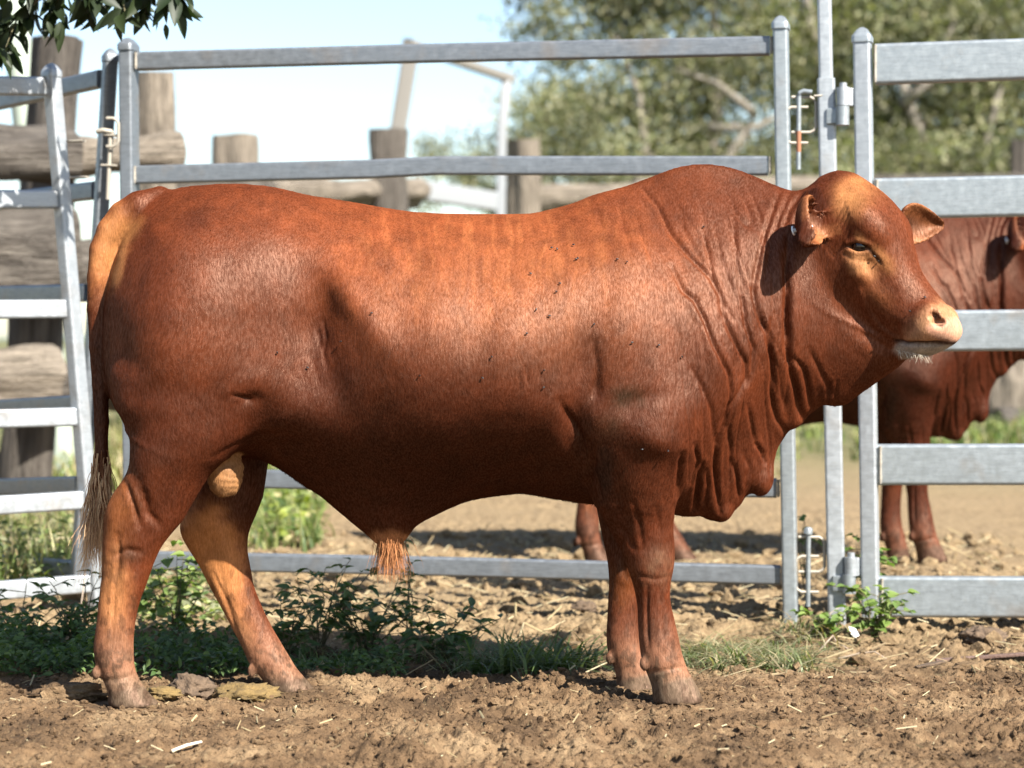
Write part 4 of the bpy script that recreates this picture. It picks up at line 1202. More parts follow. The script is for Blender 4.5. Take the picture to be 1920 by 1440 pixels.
# hooves
hoof = sm(1268, 1284, BVV - .25 * 0)
for (u0, v0, u1, v1) in ((204,1300,290,1284),(508,1284,585,1270),(1224,1288,1306,1268),(1156,1280,1222,1264)):
    vv = v0 + (v1 - v0) * (BU - u0) / (u1 - u0)
    m = (BU > u0 - 12) & (BU < u1 + 22) & (np.abs(BVV - 1290) < 40)
    coat = blend(coat, m * sm(vv - 5, vv + 3, BVV) * (.85), (.21, .148, .098))
mudn = sm(.10, .30, fbm(BU / 9, BVV / 13, None, 143, 4))
coat = blend(coat, sm(1180, 1250, BVV) * mudn * .5, (.13, .086, .055))
coat = blend(coat, sm(1010, 1100, BVV) * sm(.16, .34, fbm(BU / 12, BVV / 22, None, 147, 4)) * .3, (.11, .045, .024))
for (u, v, dy) in ((180,1262,-.19),(472,1258,.13),(1208,1244,-.14),(1144,1234,.15)):
    dq = np.linalg.norm(BV - np.array(px(u, v + 3, YB + dy)), axis=1); coat = blend(coat, sm(.045, .02, dq) * (BU < u + 9) * .8, (.19, .13, .085))
lum = coat @ np.array([.35, .5, .15])
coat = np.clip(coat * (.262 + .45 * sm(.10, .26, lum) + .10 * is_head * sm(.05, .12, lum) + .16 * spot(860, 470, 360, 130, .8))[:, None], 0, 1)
sheen = np.clip(1 - 1.0 * pad - .6 * sm(1150, 1290, BVV), .1, 1)

# --- coat material ----------------------------------------------------
def coat_material(name, tint=(1, 1, 1)):
    N = NT(name)
    at = N.n('ShaderNodeVertexColor', _layer_name='coat')
    # hair grain: long thin streaks that run down the flank and a little backwards
    tc = N.n('ShaderNodeTexCoord'); wn_ = N.n('ShaderNodeTexNoise'); wn_.inputs['Scale'].default_value = 4.5; wn_.inputs['Detail'].default_value = 2
    N.l(tc.outputs['Object'], wn_.inputs['Vector'])
    wv = N.n('ShaderNodeVectorMath', _operation='MULTIPLY_ADD'); N.l(wn_.outputs['Color'], wv.inputs[0]); wv.inputs[1].default_value = (.07, .05, .05); N.l(tc.outputs['Object'], wv.inputs[2])
    def warped(scale, rot):
        mp = N.n('ShaderNodeMapping'); mp.inputs['Scale'].default_value = scale; mp.inputs['Rotation'].default_value = rot
        N.l(wv.outputs[0], mp.inputs['Vector']); return mp.outputs['Vector']
    v1 = warped((240, 130, 52), (0, math.radians(14), 0))
    s1 = N.noise(v1, 1.0, 3, .6)
    v2 = warped((620, 340, 120), (0, math.radians(22), 0))
    s2 = N.noise(v2, 1.0, 2, .6)
    v3 = warped((17, 15, 11), (0, math.radians(10), 0))
    s3 = N.noise(v3, 1.0, 4, .6)
    k1 = N.ramp(s1, [(.34, .80), (.66, 1.22)])
    k2 = N.ramp(s2, [(.34, .82), (.66, 1.18)])
    k3 = N.ramp(s3, [(.3, .66), (.7, 1.34)])
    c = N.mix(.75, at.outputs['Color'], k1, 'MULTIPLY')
    c = N.mix(.75, c, k2, 'MULTIPLY')
    c = N.mix(.8, c, k3, 'MULTIPLY')
    c = N.mix(1.0, c, tint, 'MULTIPLY')
    add = N.n('ShaderNodeMath', _operation='ADD'); N.l(s1, add.inputs[0]); N.l(s2, add.inputs[1])
    nrm = N.bump(add.outputs[0], .35, .003)
    N.t.nodes.remove(N.b)
    df = N.n('ShaderNodeBsdfDiffuse', Roughness=.6); N.l(c, df.inputs['Color']); N.l(nrm, df.inputs['Normal'])
    gl = N.n('ShaderNodeBsdfGlossy', Roughness=.52); gl.inputs['Color'].default_value = (1, .66, .50, 1); N.l(nrm, gl.inputs['Normal'])
    ms = N.n('ShaderNodeMixShader'); gk = N.n('ShaderNodeMapRange'); gk.inputs['From Min'].default_value = .40; gk.inputs['From Max'].default_value = .62; gk.inputs['To Min'].default_value = .020; gk.inputs['To Max'].default_value = .050
    N.l(s1, gk.inputs['Value']); N.l(gk.outputs['Result'], ms.inputs[0])
    N.l(df.outputs[0], ms.inputs[1]); N.l(gl.outputs[0], ms.inputs[2]); N.l(ms.outputs[0], N.out.inputs['Surface'])
    return N.m
M_COAT = coat_material('red_coat')
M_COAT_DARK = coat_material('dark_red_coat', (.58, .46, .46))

def hair_object(name, roots, dirs, length, rad, cols, mat, parent, npt=5, curl=.15, grav=.3, seed=1, taper=.15, clump=0):
    """free hair as real strands; roots, dirs (n,3); length (n,)"""
    g = np.random.default_rng(seed)
    n = len(roots)
    dirs = dirs / (np.linalg.norm(dirs, axis=1)[:, None] + 1e-9)
    wob = g.normal(0, 1, (n, 2, 3))
    if clump:
        ci = g.integers(0, clump, n)
        wob = .35 * wob + g.normal(0, 1, (clump, 2, 3))[ci]
        dirs = .45 * dirs + .55 * dirs[g.integers(0, n, clump)][ci]
        roots = .55 * roots + .45 * roots[g.integers(0, n, clump)][ci]
        cols = cols * g.uniform(.7, 1.25, clump)[ci][:, None]
    P = np.zeros((n, npt, 3)); P[:, 0] = roots
    cur = dirs.copy()
    for k in range(1, npt):
        cur = cur + np.array([0, 0, -grav / npt]) + curl * (wob[:, 0] * math.sin(k * 1.9) + wob[:, 1] * math.cos(k * 1.3)) / npt
        cur /= np.linalg.norm(cur, axis=1)[:, None]
        P[:, k] = P[:, k-1] + cur * (length / (npt - 1))[:, None]
    hc = bpy.data.hair_curves.new(name)
    hc.add_curves([npt] * n)
    hc.attributes['position'].data.foreach_set('vector', P.reshape(-1).astype(np.float32))
    r = np.tile(np.linspace(1, taper, npt), (n, 1)) * rad
    a = hc.attributes.get('radius') or hc.attributes.new('radius', 'FLOAT', 'POINT')
    a.data.foreach_set('value', r.reshape(-1).astype(np.float32))
    c = hc.attributes.new('hair_colour', 'FLOAT_COLOR', 'CURVE')
    c.data.foreach_set('color', np.c_[cols, np.ones(n)].reshape(-1).astype(np.float32))
    hc.materials.append(mat)
    o = bpy.data.objects.new(name, hc)
    link(o, parent)
    return o

def hair_material():
    N = NT('loose_hair')
    at = N.n('ShaderNodeAttribute', _attribute_name='hair_colour')
    N.set(Base__Color=at.outputs['Color'], Roughness=.5)
    N.b.inputs['Specular IOR Level'].default_value = .08
    return N.m
M_HAIR = hair_material()

M_EYE = NT('eyeball').set(Base__Color=(.012, .007, .005), Roughness=.06)
M_TAG = NT('white_plastic').set(Base__Color=(.80, .80, .78), Roughness=.4)

bull = tag(empty('bull', BASE), 'red bull standing side-on in front of the steel rails, head turned to the camera', 'bull')
# short coat: thin hairs lying along the skin, part of the same mesh
gf = np.random.default_rng(8)
NF = 190000
fa = np.linalg.norm(np.cross(BV[BF[:, 2]] - BV[BF[:, 0]], BV[BF[:, 3]] - BV[BF[:, 1]]), axis=1)
fn = BN[BF[:, 0]]
fw = fa * np.where(fn[:, 1] < .35, 1.0, .15)
fi = gf.choice(len(BF), NF, p=fw / fw.sum())
ab = gf.random((NF, 2))
q_ = BF[fi]
def bil(A):
    return ((A[q_[:, 0]] * (1 - ab[:, :1]) + A[q_[:, 1]] * ab[:, :1]) * (1 - ab[:, 1:]) + (A[q_[:, 3]] * (1 - ab[:, :1]) + A[q_[:, 2]] * ab[:, :1]) * ab[:, 1:])
FP, FN_, FC = bil(BV), bil(BN), bil(coat)
fu = CX + FP[:, 0] / FP[:, 1] * FPX; fv = HORIZON + (CAMZ - FP[:, 2]) / FP[:, 1] * FPX
fh = bil(np.repeat(np.asarray(is_head, float)[:, None], 3, 1))[:, 0]
fpad = bil(np.repeat((pad + sm(1275, 1290, BVV))[:, None], 3, 1))[:, 0]
flow = np.stack([-.55 + .45 * sm(880, 960, fv), np.zeros(NF), -.85 * np.ones(NF)], 1)
flow = flow * (1 - fh[:, None]) + fh[:, None] * (np.array([.55, -.2, -.6]) + .5 * HS * np.sign((FP - HO) @ HS)[:, None])
fang = .7 * fbm(FP[:, 0] * 3.2, FP[:, 1] * 3.2, FP[:, 2] * 3.2, 71, 3) + gf.normal(0, .13, NF)
flow = flow - FN_ * (flow * FN_).sum(1)[:, None]
flow /= np.linalg.norm(flow, axis=1)[:, None] + 1e-9
fs_ = np.cross(FN_, flow)
fdir = flow * np.cos(fang)[:, None] + fs_ * np.sin(fang)[:, None]
fsd = np.cross(FN_, fdir)
flen = gf.uniform(.005, .0115, NF) * np.where(fv > 950, .7, 1) * (1 - .9 * np.clip(fpad, 0, 1)) * (1 + .6 * np.exp(-((fv - 905) / 60) ** 2) * (FN_[:, 2] < -.4))
lift = gf.uniform(.05, .17, NF)
w_ = gf.uniform(.0004, .0008, NF)[:, None]
r0 = FP - FN_ * .0006
t0 = FP + fdir * flen[:, None] + FN_ * (flen * lift)[:, None]
FV = np.stack([r0 - fsd * w_, r0 + fsd * w_, t0 + fsd * w_ * .25, t0 - fsd * w_ * .25], 1).reshape(-1, 3)
FF = np.arange(NF * 4).reshape(NF, 4) + len(BV)
FCOL = np.clip(np.repeat(FC * gf.uniform(.74, 1.28, (NF, 1)), 4, 0), 0, 1)
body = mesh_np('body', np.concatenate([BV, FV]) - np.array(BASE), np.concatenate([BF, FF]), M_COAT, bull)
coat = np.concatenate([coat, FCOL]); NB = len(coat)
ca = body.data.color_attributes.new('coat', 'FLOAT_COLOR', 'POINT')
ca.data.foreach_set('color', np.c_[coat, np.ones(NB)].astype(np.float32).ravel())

def uvsphere(r, n=24, m=14):
    vs, fs = [(0, 0, r)], []
    for i in range(1, m):
        th = math.pi * i / m
        for j in range(n):
            ph = 2 * math.pi * j / n
            vs.append((r * math.sin(th) * math.cos(ph), r * math.sin(th) * math.sin(ph), r * math.cos(th)))
    vs.append((0, 0, -r))
    for j in range(n): fs.append((0, 1 + j, 1 + (j + 1) % n))
    for i in range(m - 2):
        for j in range(n):
            a = 1 + i * n + j; b = 1 + i * n + (j + 1) % n
            fs.append((a, a + n, b + n, b))
    e = len(vs) - 1
    for j in range(n): fs.append((e, e - n + (j + 1) % n, e - n + j))
    return vs, fs
ev, ef = uvsphere(.024)
for sgn in (1, -1):
    e = mesh_np('eye', ev, ef, M_EYE, bull)
    e.location = Vector(hpt(.224, -.073, sgn * .102)) - BASE
# ear tag: a thin white disc behind the ear and the stud that shows inside it
m = MB(); c = EAR_N_C + EAR_N_M[0] * .085 + EAR_N_M[2] * -.052
ax = EAR_N_M[2]
m.tube([c, c + ax * .004], .013, 14)
et = m.build('ear_tag', M_TAG, bull, offset=BASE)
m = MB(); m.tube([c + ax * .004, c + ax * .05, c + ax * .056], .006, 10, [1, 1, .4])
m.build('stud', M_TAG, et, smooth=True, offset=BASE)

# hair tufts -----------------------------------------------------------
g = np.random.default_rng(77)
def lerp_c(n, stops, t):
    t = np.asarray(t); xs = [s[0] for s in stops]
    return np.stack([np.interp(t, xs, [s[1][k] for s in stops]) for k in range(3)], 1)
# tail switch
n = 1500
t = g.random(n)
A = np.array(px(190, 830, YB - .02)); Bp = np.array(px(187, 912, YB - .02))
roots = A + (Bp - A) * t[:, None] + g.normal(0, 1, (n, 3)) * np.array([.011, .011, .004])
dirs = np.c_[g.normal(-.06, .13, n), g.normal(0, .12, n), -np.ones(n)]
ln = g.uniform(.10, .33, n) * (.65 + .35 * t)
cols = lerp_c(n, [(0, (.09, .028, .012)), (.3, (.34, .16, .075)), (1, (.74, .50, .28))], np.clip(t * 1.2 + g.normal(0, .28, n), 0, 1))
hair_object('tail_switch', roots - np.array(BASE), dirs, ln, .0014, cols, M_HAIR, bull, 10, 1.3, .2, 3, clump=34)
# tuft of the sheath
n = 720
roots = np.array(px(731, 1014, YB)) + g.normal(0, 1, (n, 3)) * np.array([.022, .022, .012])
dirs = np.c_[g.normal(0, .22, n) + (roots[:, 0] - wx(731)) * 6, g.normal(0, .25, n), -np.ones(n)]
cols = np.array([.34, .145, .06]) * g.uniform(.5, 1.4, (n, 1))
hair_object('sheath_tuft', roots - np.array(BASE), dirs, g.uniform(.025, .12, n), .0007, cols, M_HAIR, bull, 7, 1.0, .3, 4, clump=26)
# whiskers on the chin
n = 130
tt = g.uniform(.51, .575, n); ss = g.uniform(-.02, .06, n)
roots = np.stack([hpt(a, -.180 + (a - .51) * .9, b) for a, b in zip(tt, ss)])
dirs = np.c_[g.normal(.2, .3, n), g.normal(-.5, .3, n), -g.uniform(.4, 1, n)]
cols = np.array([.5, .44, .35]) * g.uniform(.5, 1.2, (n, 1))
hair_object('chin_whiskers', roots - np.array(BASE), dirs, g.uniform(.012, .032, n), .0005, cols, M_HAIR, bull, 4, .3, .2, 5)

fm = mesh_np('fly', *[np.array(q) if i == 0 else q for i, q in enumerate(uvsphere(1.0, 8, 5))], NT('fly_black').set(Base__Color=(.012, .011, .012), Roughness=.4), None, True, False)
gq = np.random.default_rng(4)
FLY = [(1033,467),(1045,470),(1075,463),(1082,488),(1080,490),(1048,535),(1044,551),(995,516),(1006,582),(1028,593),(1114,610),(922,669),(1157,492),(1173,497),(1319,429),(1183,643),(1234,648),(1278,668),(988,626),(1019,695),(1019,724),(700,590),(788,703),(520,660),(575,688),(1247,836),(1206,837),(905,707),(640,640),(1640,480),(1650,489),(1735,560),(1708,583)]
front = np.where((BN[:, 1] < -.1))[0]
bu, bv = BU[front], BVV[front]
for (u, v) in FLY:
    i = front[np.argmin((bu - u) ** 2 + (bv - v) ** 2)]
    o = bpy.data.objects.new('fly', fm.data); COL.objects.link(o)
    o.scale = (.0022, .0022, .0042); o.location = BV[i] + BN[i] * .006
    o.rotation_mode = 'QUATERNION'; o.rotation_quaternion = Quaternion((1, 0, 0), gq.uniform(0, 3)) @ Quaternion((0, 1, 0), gq.uniform(0, 3))
    tag(o, 'tiny black fly sitting on the coat of the near bull', 'fly', 'flies on the bull')
# ------------------------------------------------------------------ second bull: the same animal further back
YB2 = 13.75 * KS
def copy_tree(o, parent=None):
    c = o.copy(); COL.objects.link(c)
    if parent is not None: c.parent = parent
    for ch in o.children: copy_tree(ch, c)
    return c
bull2 = copy_tree(bull)
bull2.location = Vector((px(1722, 0, YB2).x - (px(1240, 0, YB).x - BASE.x) * 1.0, YB2, 0))
bull2.scale = (1.0, 1.0, 1.11)
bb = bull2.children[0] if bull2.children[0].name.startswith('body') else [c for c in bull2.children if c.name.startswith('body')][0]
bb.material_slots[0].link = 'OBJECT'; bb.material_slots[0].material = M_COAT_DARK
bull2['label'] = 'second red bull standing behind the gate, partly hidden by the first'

# ------------------------------------------------------------------ clods, straw and litter on the ground
def ico(sub=1):
    bm = bmesh.new(); bmesh.ops.create_icosphere(bm, subdivisions=sub, radius=1)
    v = np.array([x.co[:] for x in bm.verts]); f = np.array([[x.index for x in q.verts] for q in bm.faces]); bm.free(); return v, f
def clod_field(name, n, xr, yr, sr, seed, mat):
    g = np.random.default_rng(seed)
    v, f = ico(1)
    x = g.uniform(*xr, n); y = g.uniform(*yr, n) * KS; s = sr[0] + (sr[1] - sr[0]) * g.random(n) ** 4
    z = ground_z(x, y)
    V = v[None] * (1 + g.normal(0, .24, (n, len(v), 1))) * s[:, None, None] * g.uniform(.6, 1.2, (n, 1, 3)) * np.array([1, 1, .75])
    V += np.stack([x, y, z + s * .25], -1)[:, None]
    F = (f[None] + (np.arange(n) * len(v))[:, None, None]).reshape(-1, 3)
    o = mesh_np(name, V.reshape(-1, 3), F, mat, smooth=False)
    return tag(o, kind='stuff')
clod_field('dirt_crumbs', 12000, (-1.7, 1.7), (6.85, 9.2), (.003, .013), 5, M_DIRT)
clod_field('dirt_crumbs', 4200, (-2.0, 2.4), (9.2, 15.5), (.006, .040), 6, M_DIRT)

def lump(name, label, cat, u, v_, Y, size, flat, mat, seed, group=None):
    g = np.random.default_rng(seed)
    v, f = ico(4)
    d = 1 + .45 * fbm(v[:, 0] * 2.2 + seed, v[:, 1] * 2.2, v[:, 2] * 2.2, seed, 4) + .42 * fbm(v[:, 0] * 6 + seed, v[:, 1] * 7, v[:, 2] * 7, seed + 3, 3)
    p = pxn(u, v_, Y)
    V = v * d[:, None] * np.array([size, size * .7, size * flat])
    o = mesh_np(name, V, f, mat); o.location = (p.x, p.y, gz(p.x, p.y) + size * flat * .35)
    return tag(o, label, cat, group)
def dung_material(nm, a, b):
    N = NT(nm); v = N.coords(); n = N.noise(v, 40, 5, .7)
    N.set(Base__Color=N.ramp(n, [(.3, a), (.7, b)]), Roughness=.9, Normal=N.bump(N.noise(v, 120, 3), .8, .006)); return N.m
M_DUNG = dung_material('dung', (.075, .048, .018), (.17, .11, .035))
M_CLOD = dung_material('dark_clod', (.045, .029, .018), (.125, .082, .050))
lump('dung', 'ochre lump of dung beside the near hind hoof', 'dung', 305, 1292, 8.48, .050, .40, M_DUNG, 1, 'lumps of dung by the hind feet')
lump('dung', 'mustard coloured flat dung between the hind feet, touching the far hoof', 'dung', 462, 1285, 8.58, .085, .32, M_DUNG, 2, 'lumps of dung by the hind feet')
lump('dirt_clod', 'brown crumbly clod in the shade between the hind feet', 'dirt clod', 358, 1277, 8.62, .062, .65, M_CLOD, 3, 'large dirt clods')
lump('dirt_clod', 'sunlit flat clod left of the near hind hoof', 'dirt clod', 138, 1303, 8.50, .105, .28, M_DIRT, 4, 'large dirt clods')
lump('dirt_clod', 'dark clod right of the gate foot under the lowest rail', 'dirt clod', 1845, 1205, 10.15, .07, .6, M_CLOD, 5, 'large dirt clods')
lump('dirt_clod', 'dark clod on the far dirt below the rail panel', 'dirt clod', 1095, 1132, 11.3, .05, .5, M_CLOD, 6, 'large dirt clods')

def straw_field(name, n, xr, yr, lr, seed, cols, w=.0016, lift=.006):
    g = np.random.default_rng(seed)
    x = g.uniform(*xr, n); y = g.uniform(*yr, n) * KS
    z = ground_z(x, y) + lift
    a = g.uniform(0, math.pi, n); L = lr[0] + (lr[1] - lr[0]) * g.random(n) ** 2.5; t = g.normal(0, .28, n)
    D = np.stack([np.cos(a) * np.cos(t), np.sin(a) * np.cos(t), np.abs(np.sin(t))], 1)
    S = np.cross(D, np.array([0, 0, 1.0])); S /= np.linalg.norm(S, axis=1)[:, None]
    P = np.stack([x, y, z], 1); wv = (w * g.uniform(.6, 1.8, n))[:, None]
    U = np.cross(S, D)
    V = np.stack([P - S*wv, P + S*wv, P + U*wv*1.2, P - S*wv + D*L[:, None], P + S*wv + D*L[:, None], P + U*wv*1.2 + D*L[:, None]], 1)
    b = (np.arange(n) * 6)[:, None]
    F = np.concatenate([b + np.array([[0, 2, 5, 3]]), b + np.array([[2, 1, 4, 5]])])
    o = mesh_np(name, V.reshape(-1, 3), F, M_DRYLEAF, smooth=False)
    c = o.data.color_attributes.new('leaf_colour', 'FLOAT_COLOR', 'POINT')
    c.data.foreach_set('color', np.repeat(np.c_[pick(g, n, cols), np.ones(n)], 6, 0).astype(np.float32).ravel())
    return tag(o, kind='stuff')
STRAW = [(.30, .24, .135), (.24, .18, .095), (.38, .32, .20), (.18, .13, .07)]
straw_field('straw_litter', 280, (-1.7, 1.7), (6.8, 9.0), (.006, .055), 8, STRAW)
straw_field('straw_litter', 2600, (-2.6, 2.8), (9.0, 15.5), (.02, .13), 9, STRAW, .002)
m = MB(); a = pxn(322, 1414, 7.42); a.z = gz(a.x, a.y) + .012; b = pxn(378, 1400, 7.5); b.z = gz(b.x, b.y) + .016
m.tube([a, a.lerp(b, .5) + Vector((0, 0, .003)), b], .0042, 8, [1, .9, .7])
tag(m.build('straw_stalk', NT('pale_straw').set(Base__Color=(.66, .58, .46), Roughness=.7), smooth=True), 'thick pale straw stalk lying alone on the dirt in front of the hind feet', 'straw')

# ------------------------------------------------------------------ grass
def blades_np(name, P, H, W, D, bend, cols, mat, seg=4):
    n = len(P); rows = []
    S = np.stack([-D[:, 1], D[:, 0], np.zeros(n)], 1)
    for k in range(seg + 1):
        t = k / seg
        c = P + np.array([0, 0, 1.0]) * (H * (t - .45 * bend * t * t))[:, None] + D * (H * bend * t * t)[:, None]
        w = (W * (1 - t ** 1.6) + .0004)[:, None]
        rows += [c - S * w, c + S * w]
    V = np.stack(rows, 1); m_ = 2 * (seg + 1)
    b = (np.arange(n) * m_)[:, None]
    F = np.concatenate([b + np.array([[2*k, 2*k+1, 2*k+3, 2*k+2]]) for k in range(seg)])
    o = mesh_np(name, V.reshape(-1, 3), F, mat, smooth=True)
    c = o.data.color_attributes.new('leaf_colour', 'FLOAT_COLOR', 'POINT')
    c.data.foreach_set('color', np.repeat(np.c_[cols, np.ones(n)], m_, 0).astype(np.float32).ravel())
    return tag(o, kind='stuff')
def grass_patch(name, spots, hr, wr, palette, seed, bend=(.2, 1.2), mat=None):
    """spots: (u0,u1,Y0,Y1,n,clump)"""
    g = np.random.default_rng(seed); Ps = []
    for (u0, u1, Y0, Y1, n, clump) in spots:
        nc = max(1, n // clump)
        cy = g.uniform(Y0, Y1, nc) * KS; cx = (g.uniform(u0, u1, nc) - CX) * cy / FPX
        i = g.integers(0, nc, n)
        x = cx[i] + g.normal(0, .03, n); y = cy[i] + g.normal(0, .04, n)
        Ps.append(np.stack([x, y, ground_z(x, y) - .004], 1))
    P = np.concatenate(Ps); n = len(P)
    a = g.uniform(0, 2 * math.pi, n); D = np.stack([np.cos(a), np.sin(a), np.zeros(n)], 1)
    return blades_np(name, P, g.uniform(*hr, n), g.uniform(*wr, n), D, g.uniform(*bend, n), pick(g, n, palette), mat or M_LEAF)
GREEN = [(.075, .115, .03), (.10, .14, .04), (.06, .095, .028), (.13, .16, .06)]
GREY = [(.17, .18, .10), (.22, .22, .13), (.13, .15, .07), (.30, .26, .16)]
PALE = [(.20, .24, .08), (.26, .28, .11), (.15, .20, .06), (.33, .30, .15)]
grass_patch('grass', [(890, 1150, 9.2, 9.8, 520, 24)], (.05, .20), (.0028, .0062), GREEN, 21, (.5, 1.9))
grass_patch('grass', [(300, 900, 9.25, 9.9, 700, 22)], (.03, .11), (.0016, .0034), GREEN + GREY, 22, (.3, 1.5))
grass_patch('grass', [(1270, 1500, 9.4, 10.1, 1100, 40), (1480, 1560, 10.0, 10.5, 120, 16)], (.05, .17), (.0014, .0030), GREY + GREY + GREEN + STRAW, 23, (.9, 2.3))
grass_patch('grass', [(-40, 200, 11.8, 15.5, 2200, 14)], (.10, .32), (.003, .007), PALE + STRAW + GREY, 24, (.1, .9))
grass_patch('grass', [(1400, 1960, 25, 36, 1700, 12)], (.10, .30), (.008, .018), GREEN + GREEN + PALE + STRAW, 25, (.1, .9))
grass_patch('grass', [(40, 260, 19.5, 30, 2400, 8)], (.15, .45), (.007, .015), PALE + STRAW, 26, (.1, .9))
grass_patch('grass', [(440, 600, 14.5, 21, 900, 10)], (.06, .22), (.004, .010), PALE + GREEN, 27, (.1, .9))
grass_patch('grass', [(620, 1500, 22, 40, 1500, 10)], (.06, .18), (.006, .014), PALE + STRAW, 28, (.1, .9))

# ------------------------------------------------------------------ weeds: stems and single leaves
def leaf_mesh(name, w, fold, col, heart=False):
    """one leaf, unit length along +X"""
    xs_ = [0, .12, .3, .5, .7, .88, 1.0]
    ws = [0.02, .30, .46, .44, .32, .15, .005] if not heart else [.05, .46, .56, .47, .32, .14, .005]
    vs, fs = [], []
    for x, k in zip(xs_, ws):
        dz = -.18 * x * x
        xo = -.10 if (heart and x == .12) else 0
        vs += [(x + xo, -k * w, fold * k * w + dz), (x, 0, dz), (x + xo, k * w, fold * k * w + dz)]
    for i in range(len(xs_) - 1):
        a = 3 * i
        fs += [(a, a + 3, a + 4, a + 1), (a + 1, a + 4, a + 5, a + 2)]
    me = bpy.data.meshes.new(name); me.from_pydata(vs, [], fs)
    for p in me.polygons: p.use_smooth = True
    me.materials.append(M_LEAF)
    c = me.color_attributes.new('leaf_colour', 'FLOAT_COLOR', 'POINT')
    c.data.foreach_set('color', np.tile(np.array([*col, 1.0], np.float32), len(vs)))
    return me
LEAVES_DARK = [leaf_mesh('leaf', w, f, c) for (w, f, c) in ((.5, .5, (.055, .10, .035)), (.55, .4, (.075, .12, .04)), (.45, .7, (.095, .14, .05)))]
LEAVES_LIGHT = [leaf_mesh('leaf', w, f, c, True) for (w, f, c) in ((.8, .4, (.14, .20, .05)), (.75, .5, (.19, .25, .075)), (.85, .35, (.11, .17, .045)))]
LEAVES_BRANCH = [leaf_mesh('leaf', w, f, c) for (w, f, c) in ((.42, .35, (.018, .028, .011)), (.38, .5, (.024, .036, .012)), (.46, .3, (.018, .030, .012)))]  # leaf colours darkened to stand in for the crown's shade

def put_leaf(parent, me, p, d, n, L):
    o = bpy.data.objects.new('leaf', me); COL.objects.link(o); o.parent = parent
    d = Vector(d).normalized(); s = Vector(n).cross(d)
    if s.length < 1e-4: s = Vector((0, 1, 0)).cross(d)
    s.normalize(); u = d.cross(s)
    M = Matrix((d, s, u)).transposed().to_4x4()
    o.matrix_local = Matrix.Translation(p) @ M @ Matrix.Scale(L, 4)
    return o
def weed(label, u, Y, height, spread, nst, per, L, meshes, seed, name='weed', cat='weed', group=None, lean=(0, 0), side=.5):
    g = random.Random(seed)
    Y = Y * KS
    x = (u - CX) * Y / FPX
    root = tag(empty(name, (x, Y, gz(x, Y))), label, cat, group)
    m = MB(); todo = []
    for s in range(nst):
        a = g.uniform(0, 6.283); h = height * g.uniform(.55, 1.05); sp = spread * g.uniform(.3, 1)
        dx, dy = math.cos(a) * sp + lean[0] * h, math.sin(a) * sp * .6 + lean[1] * h
        pts = [Vector((dx * t ** 1.2 + g.uniform(-.01, .01), dy * t ** 1.2 + g.uniform(-.01, .01), h * (t - .25 * t * t) / .75)) for t in (0, .25, .5, .75, 1)]
        pts[0] = Vector((g.uniform(-.02, .02), g.uniform(-.02, .02), -.02))
        m.tube(pts, .0026, 5, [1.2, 1, .8, .6, .4])
        for k in range(per):
            t = .18 + .82 * (k + g.random()) / per
            i = min(3, int(t * 4)); p = pts[i].lerp(pts[i + 1], t * 4 - i)
            b = g.uniform(0, 6.283)
            d = Vector((math.cos(b), math.sin(b), g.uniform(-.25, .5)))
            if g.random() < side:
                q = p + d * g.uniform(.03, .08); m.tube([p, q], .0014, 4); 
                for _ in range(3):
                    b2 = b + g.uniform(-1.2, 1.2)
                    todo.append((q - d * g.uniform(0, .03), Vector((math.cos(b2), math.sin(b2), g.uniform(-.5, .3)))))
            else: todo.append((p, d))
        todo.append((pts[-1], Vector((g.uniform(-1, 1), g.uniform(-1, 1), .2))))
    m.build('stem', M_STEM, root, smooth=True)
    for (p, d) in todo:
        n = Vector((g.uniform(-.5, .5) + .2, g.uniform(-.6, .3), 1))
        put_leaf(root, g.choice(meshes), p, d, n, L * g.uniform(.6, 1.25))
    return root
GW = 'leafy weeds along the foot of the rails'
weed('bushy dark weed under the sheath, its stems crossing the bottom rail', 690, 9.85, .31, .26, 12, 7, .046, LEAVES_DARK, 1, group=GW)
weed('low spreading weed right of the sheath, leaves hanging over the dirt', 820, 9.65, .18, .26, 11, 7, .046, LEAVES_DARK, 2, group=GW, lean=(.15, 0))
weed('tall thin weed left of the sheath, its top above the bottom rail', 600, 9.9, .32, .24, 10, 6, .044, LEAVES_DARK, 3, group=GW)
weed('thin weed rising right behind the sheath tuft', 770, 10.05, .44, .06, 3, 7, .034, LEAVES_DARK, 4, group=GW)
weed('leafy weed in shade just right of the far hind leg', 530, 9.6, .22, .17, 10, 7, .042, LEAVES_DARK, 5, group=GW)
weed('green weed seen between the two hind legs', 330, 10.3, .30, .18, 9, 7, .040, LEAVES_LIGHT, 6, group=GW)
weed('dark weed close behind the near hind hock', 150, 9.9, .28, .17, 9, 7, .040, LEAVES_DARK, 7, group=GW)
weed('dark weed at the left edge under the lowest bright rail', 40, 10.0, .24, .18, 9, 7, .040, LEAVES_DARK, 8, group=GW)
weed('pale broad-leaved weed around the foot of the gate', 1640, 10.35, .17, .13, 9, 6, .040, LEAVES_LIGHT, 9, group=GW)
weed('weed growing up through the hinge gap, leafy tips right of the gate post', 1625, 10.85, .36, .14, 6, 7, .034, LEAVES_LIGHT, 10, group=GW, lean=(.25, 0))
weed('sprig of leaves around the low latch', 1512, 10.95, .38, .05, 3, 5, .026, LEAVES_LIGHT, 11, group=GW)
weed('small weed at the foot of the right panel post', 1555, 10.3, .10, .10, 6, 5, .032, LEAVES_LIGHT, 12, group=GW)

